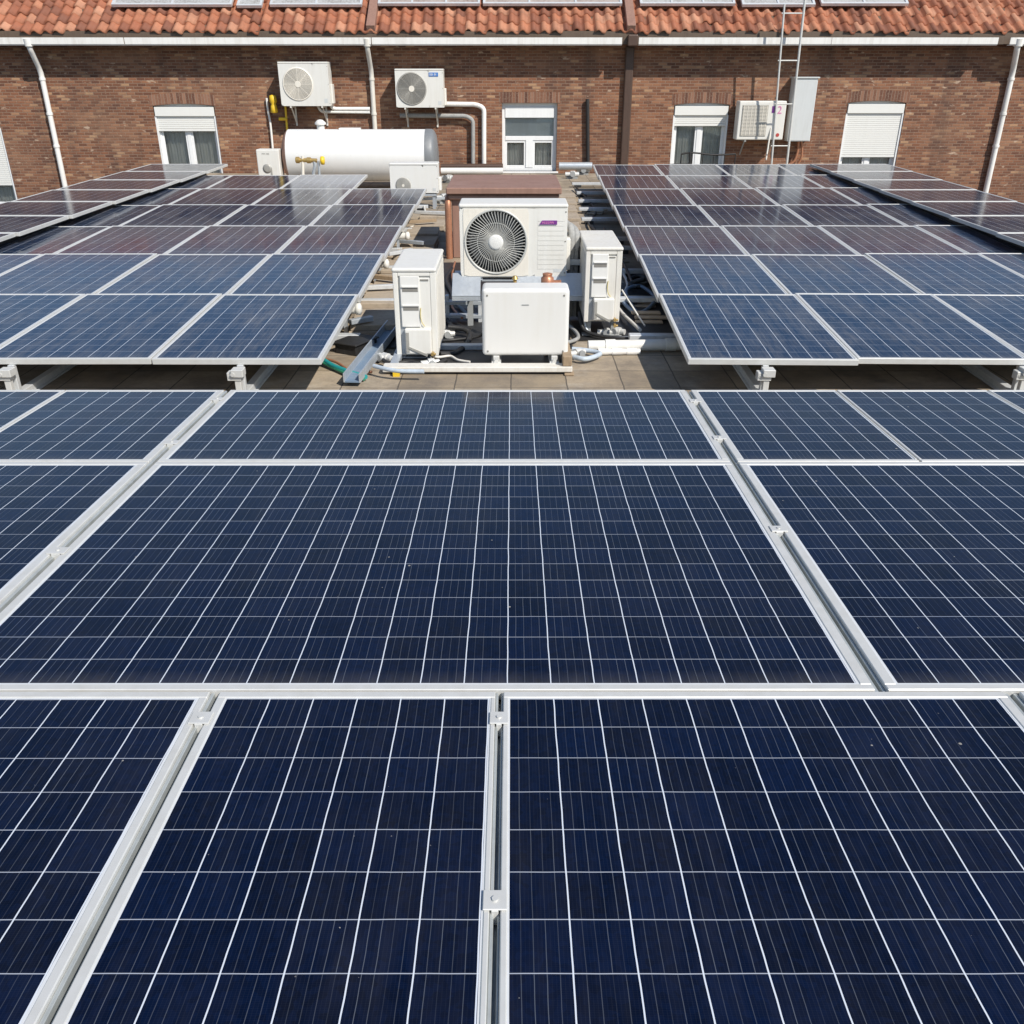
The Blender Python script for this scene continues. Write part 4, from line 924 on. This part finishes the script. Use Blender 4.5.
# ladder
t = thing('ladder', 'thin pale metal ladder leaning on the eaves between the mesh air conditioner and grey cabinet', 'ladder', at(779, 163, 25.15))
o = t.location.copy()
bl_, br_ = at(772, 164, 25.15) - o, at(787, 164, 25.15) - o
tl, tr = at(784.5, 4, 25.05) - o, at(806.5, -14, 25.05) - o
m = MB(); bl_.z = br_.z = -o.z
m.cyl(bl_, tl, 0.025, n=10); m.build('stile', M['alu'], t)
m = MB(); m.cyl(br_, tr, 0.03, n=10); m.build('stile', M['alu'], t)
for q in (0.19, 0.44, 0.69, 0.95):
    qq = q; a = bl_.lerp(tl, qq); b_ = br_.lerp(tr, qq*0.90)
    b_ = br_.lerp(tr, (a.z - br_.z)/(tr.z - br_.z)); d = (b_ - a).normalized()
    m = MB(); m.cyl(a - d*0.05, b_ + d*0.03, 0.016, n=8); m.build('rung', M['alu'], t)
m = MB(); p0 = at(766, 160, 25.3) - o; p1 = at(771, 128, 25.5) - o; m.cyl(p0, p1, 0.022, n=8); m.build('stay', M['white_old'], t)

# ------------------------------------------------------------------ tank and its plumbing
TY = 22.6
ca, cb = at(291, 155.5, TY), at(433, 155.5, TY); r = 0.575
t = thing('water_tank', 'long white cylindrical water tank lying in front of the brick wall', 'water tank', ((ca.x+cb.x)/2, TY, ca.z))
L = cb.x - ca.x; h = L/2
MB().lathe([(r*0.999, -h+0.0), (r, -h+0.01), (r, h-0.16), (r*0.998, h-0.155)], (0, 0, 0), 'x', 56).build('shell', M['tank'], t)
m = MB(); m.lathe([(r*0.3, -h-0.16), (r*0.62, -h-0.135), (r*0.86, -h-0.085), (r*0.97, -h-0.03), (r*1.0, -h-0.001)], (0, 0, 0), 'x', 56); m.build('left_end_cap', M['brown_metal'], t)
m = MB(); m.lathe([(r*1.012, h-0.154), (r*1.012, h-0.01), (r*0.96, h+0.04), (r*0.8, h+0.09), (r*0.4, h+0.12)], (0, 0, 0), 'x', 56); m.build('right_end_cap', M['tank_end'], t)
m = MB()
for x in (-h*0.62, h*0.62): m.box((x-0.06, -r*0.55, -ca.z), (x+0.06, r*0.55, -r*0.84))
m.build('cradle', M['galv'], t)
p = at(321, 131, TY); m = MB(); m.cyl((p.x-t.location.x, 0, r-0.02), (p.x-t.location.x, 0, r+0.10), 0.09, n=16); m.lathe([(0.13, r+0.10), (0.13, r+0.14), (0.06, r+0.2), (0.001, r+0.21)], (p.x-t.location.x, 0, 0), 'z', 18); m.build('top_valve', M['white'], t)
p = at(350, 131, TY); m = MB(); m.box((p.x-t.location.x-0.25, -0.12, r-0.03), (p.x-t.location.x+0.25, 0.12, r+0.03)); m.build('hatch', M['tank'], t, 0.02, 2)

Yv = 21.6
t = thing('tap_assembly', 'brass tap pipework with a yellow handle in front of the water tank', 'tap', at(305, 175, Yv)); o = t.location
q = lambda x, y, dy=0: at(x, y, Yv + dy) - o
m = MB(); m.cyl(q(295.5, 160), q(317, 160.5), 0.045, n=12); m.cyl(q(296, 160), q(299.5, 160), 0.07, n=8); m.cyl(q(307, 160.3), q(311, 160.3), 0.065, n=8); m.build('brass_pipe', M['brass'], t)
m = MB(); m.cyl(q(302.5, 156), Vector((q(303, 180).x, 0, -o.z+0.25)), 0.035, n=12); m.build('upright_pipe', M['cream'], t)
m = MB(); m.tube([q(314, 161), q(315, 166), q(313.5, 174), Vector((q(314, 180).x, 0, -o.z+0.2))], 0.04, 10); m.tube([q(318, 161), q(319, 168), Vector((q(319.5, 180).x, 0, -o.z+0.2))], 0.03, 10); m.build('flexible_hose', M['galv'], t)
m = MB(); c = q(322.5, 160.5); m.lathe([(0.03, -0.05), (0.085, -0.04), (0.095, 0.0), (0.085, 0.04), (0.03, 0.05)], c, 'x', 16); m.build('handle', M['yellow'], t)
Yw = WALL_Y - 0.07
t = thing('gas_valve', 'yellow gas valve with thin pipes on the wall left of the wall-hung unit', 'valve', at(272, 105, Yw)); o = t.location
q = lambda x, y, dy=0: at(x, y, Yw + dy) - o
m = MB(); m.lathe([(0.05, -0.22), (0.10, -0.2), (0.08, -0.05), (0.06, 0.0), (0.10, 0.06), (0.085, 0.2), (0.03, 0.22)], q(273.5, 104, -0.12), 'z', 14); m.build('valve_body', M['yellow'], t)
m = MB(); m.tube([q(266.5, 98), q(268, 110), q(270.5, 125), q(273, 152)], 0.03, 8); m.build('white_pipe', M['pvc'], t)
m = MB(); m.tube([q(285, 100), q(286, 115), q(287.5, 134)], 0.03, 8); m.cyl(q(279, 119, -0.05), q(287, 119, -0.05), 0.04, n=8); m.build('yellow_pipe', M['yellow'], t)

def wall_pipe(pts, r_, mat, label, dy=-0.08, name='conduit', clips=True, extra=None):
    P = [at(x, y, WALL_Y + dy) for x, y in pts]; o = Vector((P[0].x, WALL_Y, P[0].z))
    m = MB(); m.pipe([p - o for p in P], r_, 12)
    return tag(m.build(name, M[mat], loc=o), label, 'pipe', 'pipes fixed to the brick wall')
wall_pipe([(330, 84), (331, 109), (331, 108), (369, 108.5)][:2] + [(370, 109)], 0.05, 'pvc', 'white conduit running from the left wall unit to the white downpipe')
wall_pipe([(317, 104), (321, 112), (370, 112.5)], 0.035, 'pvc', 'thinner white pipe just below the left wall unit')
wall_pipe([(444, 104), (476, 104.5), (484, 108), (484, 168)], 0.062, 'pvc', 'thick white pipe bending down beside the window, right of the blue-badged unit', -0.10)
wall_pipe([(400, 115.5), (466, 116), (473, 120), (473, 168)], 0.055, 'foam', 'grey lagged pipe bending down below the blue-badged unit', -0.12)
wall_pipe([(587.5, 99), (588, 164)], 0.05, 'black', 'short black upright pipe on the wall between the transom window and brown downpipe', -0.09)
wall_pipe([(441, 171), (503, 171)], 0.085, 'white_clean', 'white pipe lying along the foot of the wall left of the transom window', -0.5)
wall_pipe([(441, 166.5), (503, 166.5)], 0.075, 'brown_pipe', 'dark brown pipe along the foot of the wall above the white one', -0.3)
wall_pipe([(559, 166), (592, 166)], 0.10, 'galv', 'grey pipe along the foot of the wall right of the transom window', -0.4)
wall_pipe([(690, 152), (690, 164.5), (668, 165)], 0.03, 'black', 'thin black cable looping in front of the half-shuttered window', -0.9)

# window box clutter in front of the fourth window
t = thing('railing', 'low dark railing before the half-shuttered window beside the ladder', 'railing', (at(700, 160, 25.3).x, 25.3, 0)); o = t.location
m = MB(); za = at(700, 154, 25.3).z; xa, xb = at(681, 160, 25.3).x - o.x, at(735, 160, 25.3).x - o.x
m.tube([(xa, 0, za), (xa*0.4, 0.0, za+0.03), (xb*0.4, 0, za-0.02), (xb, 0, za)], 0.022, 8)
for k in range(6): x = xa + (xb-xa)*k/5; m.cyl((x, 0, 0), (x, 0, za-0.01), 0.014, n=8)
m.build('bars', M['black'], t)

# ------------------------------------------------------------------ aisle: rails, pavers, pipes, cables
G_R = 'cross rails beside the right rear array'
for k, (y, xl, xr, wd) in enumerate(((182.5, 577, 604, 0.16), (191.5, 582, 612, 0.16), (199.5, 584, 618, 0.16), (207.5, 585, 624, 0.15), (217.5, 588, 630, 0.15), (237, 610, 640, 0.10), (246, 614, 648, 0.09), (269, 620, 660, 0.10), (297, 618, 672, 0.10), (334, 629, 692, 0.10))):
    a, b_ = atz(xl, y, 0.11), atz(xr, y, 0.11)
    t = thing('cross_rail', f'pale metal cross rail beside the right rear array, {["farthest", "second farthest", "third farthest", "fourth farthest", "fifth farthest", "fifth nearest", "fourth nearest", "third nearest", "second nearest", "nearest"][k]} from the camera', 'rail', (a.x - (0.12 if k < 5 else 0.0), a.y, 0), (0, 0, random.uniform(-0.02, 0.02)), G_R)
    L = 2.2
    MB().box((0, -wd/2, 0.055), (L, wd/2, 0.11)).build('bar', M['rail_pale'], t, 0.006, 1)
    for x in (0.06, L-0.2): m = MB(); m.box((x, -wd/2-0.01, 0.0), (x+0.16, wd/2+0.01, 0.055)); m.build('block', M['black'], t)
G_L = 'cross rails beside the left rear array'
for k, (y, xl, xr) in enumerate(((205, 400, 428), (228, 385, 412), (248, 372, 402), (266, 362, 402), (299, 346, 398), (334, 334, 360))):
    a, b_ = atz(xl, y, 0.12), atz(xr, y, 0.12)
    t = thing('cross_rail', f'metal cross rail sticking out from the left rear array, {["farthest", "second farthest", "third farthest", "third nearest", "second nearest", "nearest"][k]} from the camera', 'rail', (b_.x, b_.y, 0), (0, 0, random.uniform(-0.03, 0.03)), G_L)
    MB().box((-1.6, -0.05, 0.06), (0, 0.05, 0.12)).build('bar', M['rail_pale'], t, 0.006, 1)
    m = MB(); m.box((-0.22, -0.07, 0), (-0.06, 0.07, 0.06)); m.build('block', M['black'], t)
# rail end clamps at the edge of the left array
for k, (px, py, z) in enumerate(((352, 309, 0.26), (381, 264, 0.28), (403, 236, 0.28))):
    p = atz(px, py, z); t = thing('rail_clamp', f'white round-ended clamp at the edge of the left rear array, {["nearest", "middle", "farthest"][k]} of the three', 'clamp', (p.x, p.y, 0), (0, 0, 0), 'clamps along the left rear array')
    m = MB(); m.cyl((-0.14, 0, z), (0.04, 0, z), 0.05, n=14); m.lathe([(0.05, 0.04), (0.062, 0.045), (0.062, 0.09), (0.03, 0.105)], (0, 0, z), 'x', 16); m.build('sleeve', M['white'], t)
    m = MB(); m.box((-0.10, -0.02, 0), (-0.06, 0.02, z-0.04)); m.build('post', M['galv'], t)
# loose pavers
rnd = random.Random(11); n = 0
PAV = []
for side, xa, rows_ in (('right', 0.74, 9), ('left', -1.48, 9)):
    for r in range(rows_):
        Y = 12.0 + r*1.05 if side == 'right' else 9.6 + r*0.98
        PAV.append((side, r, xa + rnd.uniform(-0.03, 0.03) + (0.045*r if side == 'right' else 0.0), Y))
for side, r, X, Y in PAV:
    t = MB(); t.box((-0.28, -0.40, 0.004), (0.28, 0.40, 0.05)); t.box((-0.26, -0.38, 0.052), (0.27, 0.36, 0.095 + 0.02*rnd.random()))
    o = t.build('paving_slab', M['concrete'], bevel=0.008, seg=2, loc=(X, Y, 0), rot=(0, 0, rnd.uniform(-0.05, 0.05)))
    tag(o, f'beige concrete paving slab on the {side} side of the aisle, {ordl(r)}', 'paving slab', f'paving slabs on the {side} of the aisle')

# big white drain pipes towards the right array
def floor_pipe(pts, r_, mat, label, name='pipe', cat='pipe', coup=True, smooth=False, group=None):
    P = [Vector(p) for p in pts]; o = Vector((P[0].x, P[0].y, 0)); m = MB()
    (m.tube if smooth else m.pipe)([p - o for p in P], r_, 14)
    if coup:
        for f in (0.12, 0.45, 0.8): c = P[0].lerp(P[-1], f) - o; d = (P[-1]-P[0]).normalized(); m.cyl(c - d*0.05, c + d*0.05, r_*1.16, n=16)
    return tag(m.build(name, M[mat], loc=o), label, cat, group)
a, b_ = atz(588, 346, 0.07), atz(700, 343, 0.07); floor_pipe([a, b_ + Vector((0.7, 0, 0))], 0.055, 'white', 'thick white pipe lying on the slabs in front of the weathered slim unit')
a, b_ = atz(598, 352, 0.03), atz(640, 351.5, 0.03); floor_pipe([a, b_], 0.03, 'pvc', 'short thin white pipe beside the thick white pipe')
# vertical lagged pipes between fan unit and right unit
t = thing('pipe_bundle', 'bundle of grey lagged upright pipes between the fan unit and weathered slim unit', 'pipes', (at(572, 300, 9.85).x, 9.85, 0))
for k, (px, r_, ya) in enumerate(((572, 0.035, 228), (577, 0.042, 232), (581, 0.03, 246), (574, 0.028, 240))):
    p = at(px, ya, 9.85 + 0.03*(k % 2)); x = p.x - t.location.x
    m = MB(); m.pipe([(x, 0.03*(k % 2), 0.05), (x, 0.03*(k % 2), p.z), (x - 0.06, 0.3, p.z + 0.02)], r_, 12)
    for z in (0.3, 0.55, 0.8): m.cyl((x, 0.03*(k % 2), min(z, p.z)-0.03), (x, 0.03*(k % 2), min(z, p.z)), r_*1.25, n=12)
    m.build('lagged_pipe', M['foam'] if k != 2 else M['black'], t)
m = MB(); m.box((-0.1, -0.05, 0.3), (0.1, 0.0, 0.36)); m.box((-0.08, -0.06, 0.62), (0.09, -0.01, 0.68)); m.build('pipe_clip', M['galv'], t, 0.005, 1)
# cables
def cable(pix, z, r_, mat, label, cat='cable', group=None):
    P = []
    for k, q in enumerate(pix):
        zz = q[2] if len(q) > 2 else z; P.append(atz(q[0], q[1], zz))
    o = Vector((P[0].x, P[0].y, 0)); m = MB(); m.tube([p - o for p in P], r_, 8)
    return tag(m.build(cat.split()[-1], M[mat], loc=o), label, cat, group)
cable([(440, 354, .05), (455, 353, .03), (466, 345, .04), (470, 335, .06), (464, 329, .10), (448, 327, .12)], .04, 0.028, 'black', 'thick black cable looping right of the slim unit with the yellow wire')
cable([(436, 341, .05), (452, 340, .03), (476, 337, .05), (484, 333, .1)], .04, 0.016, 'black', 'thin black cable running to the plain white box')
cable([(579, 312, .25), (583, 328, .1), (596, 335, .05), (620, 338, .05), (650, 339, .04)], .04, 0.018, 'black', 'dark cable trailing from the foot of the weathered slim unit')
cable([(584, 318, .2), (588, 331, .07), (605, 336, .05), (640, 338, .05)], .04, 0.012, 'galv', 'thin grey cable trailing from the foot of the weathered slim unit')
cable([(296, 345, .1), (318, 356, .07), (332, 365, .05), (350, 372, .04), (366, 377, .04)], .04, 0.022, 'teal', 'teal hose coming out from under the left rear array', 'hose')
cable([(296, 350, .1), (320, 361, .05), (338, 370, .03), (352, 376, .03), (364, 379, .03)], .03, 0.016, 'green', 'green hose beside the teal hose at the left rear array', 'hose')
cable([(318, 357, .06), (336, 362, .05), (350, 370, .03), (372, 372, .03)], .03, 0.013, 'copper', 'copper coloured hose between the teal hose and the platform', 'hose')
cable([(374, 366, .10), (386, 369, .10), (400, 371, .095), (424, 371.5, .095)], .09, 0.02, 'pale_blue', 'pale blue hose lying on the low platform', 'hose')
cable([(572, 349, .06), (590, 351, .05), (600, 354, .05), (586, 359, .05), (574, 357, .05)], .05, 0.024, 'pale_blue', 'pale blue hose loop right of the plain white box', 'hose')
cable([(621, 300, .05), (634, 312, .06), (646, 310, .05), (655, 298, .06), (640, 286, .08), (626, 292, .07), (640, 316, .04), (658, 318, .04)], .05, 0.022, 'blue', 'blue hose coil under the edge of the right rear array', 'hose')
cable([(628, 280, .08), (640, 276, .12), (650, 282, .1), (640, 287, .07), (630, 284, .08), (645, 279, .16)], .08, 0.03, 'black', 'black hose coil under the edge of the right rear array', 'hose')
cable([(622, 290, .30), (632, 306, .2), (645, 326, .06)], .08, 0.009, 'white', 'thin white wire hanging beside the weathered slim unit', 'wire')
cable([(383, 360, .06), (392, 364, .05), (410, 362, .05), (430, 366, .05), (446, 360, .05)], .04, 0.02, 'black', 'black cable under the foot of the slim unit with the yellow wire')
cable([(430, 350, .1), (436, 357, .06), (450, 356, .05), (458, 360, .04), (470, 362, .04)], .04, 0.012, 'white_old', 'dirty white cable on the platform mat')
rnd2 = random.Random(77)
for k, (px, py) in enumerate(((358, 296), (371, 284), (386, 260), (402, 250), (365, 310), (596, 214), (589, 203), (612, 262), (640, 306), (648, 322))):
    p = atz(px, py, 0.0); q_ = MB(); side = 'left' if px < 500 else 'right'
    for j in range(3): y0_ = -0.12 + 0.09*j; q_.box((-0.2 + rnd2.uniform(-0.05, 0.05), y0_, 0.004 + 0.03*j), (0.2 + rnd2.uniform(-0.06, 0.06), y0_ + 0.10, 0.03 + 0.03*j))
    tag(q_.build('ballast_brick', M['concrete'], loc=(p.x, p.y, 0), rot=(0, 0, rnd2.uniform(-0.5, 0.5)), bevel=0.008, seg=1), f'small stepped pile of ballast bricks near {["the front clamp", "the second loose rail", "the left slim unit", "the brown housing shadow", "the pale blue hose", "the far cross rails", "the farthest cross rails", "the weathered slim unit", "the blue hose coil", "the white drain pipe"][k]}', 'ballast')
for k, (px0, py0, px1, py1, mt_) in enumerate(((408, 236, 440, 262, 'black'), (398, 262, 372, 300, 'foam'), (424, 206, 404, 234, 'white_old'), (575, 186, 603, 236, 'black'), (596, 240, 640, 330, 'white_old'))):
    a, b_ = atz(px0, py0, 0.1), atz(px1, py1, 0.1); mid = a.lerp(b_, 0.5) + Vector((0.18, 0.0, -0.06)); m2 = a.lerp(b_, 0.75) + Vector((-0.1, 0, -0.05)); o = Vector((a.x, a.y, 0))
    tag(MB().tube([a - o, mid - o, m2 - o, b_ - o], 0.02, 8).build('cable', M[mt_], loc=o), f'{["black cable beside the shadow of the brown housing", "grey lagged cable at the edge of the left rear array", "dirty white cable behind the left rear array", "black cable across the far cross rails", "dirty white cable along the right rear array edge"][k]}', 'cable')
G_LB = 'loose lengths of rail lying in the left of the aisle'
for k, (x0_, y0_, x1_, y1_, mt_) in enumerate(((356, 288, 398, 286, 'rail_pale'), (350, 322, 372, 318, 'galv'), (372, 276, 400, 279, 'wood'), (388, 254, 412, 250, 'rail_pale'), (398, 241, 424, 243, 'galv'), (408, 222, 436, 220, 'wood'), (414, 212, 446, 213, 'rail_pale'), (420, 199, 448, 198, 'galv'))):
    a, b_ = atz(x0_, y0_, 0.16), atz(x1_, y1_, 0.16); o = Vector((a.x, a.y, 0))
    tag(MB().beam(a - o, b_ - o, 0.07, 0.05).build('loose_rail', M[mt_], loc=o, bevel=0.004, seg=1), f'loose length of {["pale aluminium", "grey steel", "weathered timber"][["rail_pale", "galv", "wood"].index(mt_)]} on the slabs left of the aisle, {["nearest but one", "nearest", "third nearest", "fourth nearest", "fifth nearest", "third farthest", "second farthest", "farthest"][k]}', 'rail', G_LB)
cable([(452, 268, .1), (446, 280, .05), (452, 296, .03), (446, 312, .04), (452, 326, .04), (470, 330, .06)], .04, 0.022, 'black', 'black lagged cable running back from the left slim unit')
cable([(455, 262, .1), (452, 276, .06), (456, 290, .05), (452, 306, .05), (462, 318, .06)], .04, 0.014, 'copper', 'copper pipe running beside the black lagged cable')
cable([(563, 322, .1), (574, 330, .06), (578, 338, .05), (566, 343, .05)], .04, 0.02, 'foam', 'grey lagged pipe by the right side of the plain white box')
cable([(604, 228, .12), (612, 240, .1), (618, 254, .1), (626, 268, .12), (632, 282, .1)], .1, 0.018, 'black', 'black cable along the left edge of the right rear array')
cable([(340, 318, .1), (352, 322, .06), (366, 318, .06), (384, 322, .06), (396, 318, .1)], .06, 0.018, 'pale_blue', 'pale blue hose crossing the slabs left of the slim unit', 'hose')
cable([(398, 300, .05), (384, 304, .04), (370, 300, .05), (356, 305, .08)], .05, 0.015, 'black', 'thin black cable crossing the slabs to the left rear array')
cable([(440, 300, .05), (456, 304, .04), (470, 316, .04), (482, 312, .1)], .05, 0.02, 'foam', 'grey lagged pipe under the sloping stand plate')
t = thing('equipment_rack', 'low grey equipment rack between the left slim unit and fan unit', 'rack', (atz(464, 322, 0).x, atz(464, 322, 0).y, 0))
for z in (0.05, 0.2): MB().box((-0.22, -0.05, z), (0.2, 0.05, z+0.04)).build('crossbar', M['galv'], t, 0.004, 1)
for x in (-0.2, 0.16): MB().box((x, -0.045, 0.0), (x+0.04, 0.045, 0.3)).build('post', M['rail_pale'], t, 0.004, 1)

# folded blue-grey metal channel on the left
a, b_ = atz(352, 382, 0.05), atz(394, 322, 0.10)
t = thing('cable_tray', 'blue-grey folded metal cable tray slanting past the left slim unit', 'cable tray', (a.x, a.y, 0)); d = b_ - a
m = MB(); m.beam((0, 0, 0.05), d + Vector((0, 0, 0.0)), 0.13, 0.012); m.build('tray_base', M['blue'], t)
m = MB(); sx = d.cross(Vector((0, 0, 1))).normalized()
m.beam(sx*0.07 + Vector((0, 0, 0.085)), d + sx*0.07 + Vector((0, 0, 0.03)), 0.012, 0.08); m.beam(-sx*0.07 + Vector((0, 0, 0.085)), d - sx*0.07 + Vector((0, 0, 0.03)), 0.012, 0.08); m.build('tray_side', M['galv'], t)
# dark vent hood by the tray
p = atz(352, 352, 0.0); m = MB(); m.box((-0.10, -0.15, 0.0), (0.16, 0.2, 0.10)); m.box((-0.12, -0.17, 0.10), (0.18, 0.22, 0.115))
tag(m.build('junction_box', M['black'], loc=(p.x, p.y+0.05, 0), rot=(0, 0, -0.5), bevel=0.006, seg=1), 'low black junction box on the slabs beside the cable tray', 'junction box')
# rubbish of fittings round the platform
rnd = random.Random(21)
for k, (px, py, lab) in enumerate(((385, 356, 'left of the slim unit with the yellow wire'), (430, 362, 'below the valve cover of the left slim unit'), (446, 333, 'between the left slim unit and the plain box'), (606, 331, 'at the foot of the weathered slim unit'), (617, 330, 'right of the weathered slim unit foot'), (577, 352, 'right of the plain white box'), (443, 200, 'behind the left rear array beside the aisle'), (572, 176, 'near the wall at the right of the aisle'), (583, 172, 'near the wall beside the right rear array'), (449, 180, 'left of the brown vent lid'))):
    p = atz(px, py, 0.06); s_ = 1.0 if py > 250 else 2.0
    t = thing('pipe_fitting', f'small metal and white pipe fitting lying {lab}', 'pipe fitting', (p.x, p.y, 0), (0, 0, rnd.uniform(-1, 1)), 'loose pipe fittings on the deck')
    m = MB(); m.cyl((-0.09*s_, 0, 0.05*s_), (0.09*s_, 0, 0.05*s_), 0.03*s_, n=12); m.cyl((-0.02*s_, 0, 0.05*s_), (0.04*s_, 0, 0.05*s_), 0.045*s_, n=8); m.cyl((0.0, 0, 0.05*s_), (0.0, -0.07*s_, 0.06*s_), 0.024*s_, n=10); m.build('tee', M['alu'], t)
    m = MB(); m.box((-0.07*s_, -0.05*s_, 0), (0.07*s_, 0.05*s_, 0.02*s_)); m.cyl((0, -0.09*s_, 0.06*s_), (0, -0.07*s_, 0.06*s_), 0.035*s_, n=10); m.build('collar', M['grey_plastic'], t)
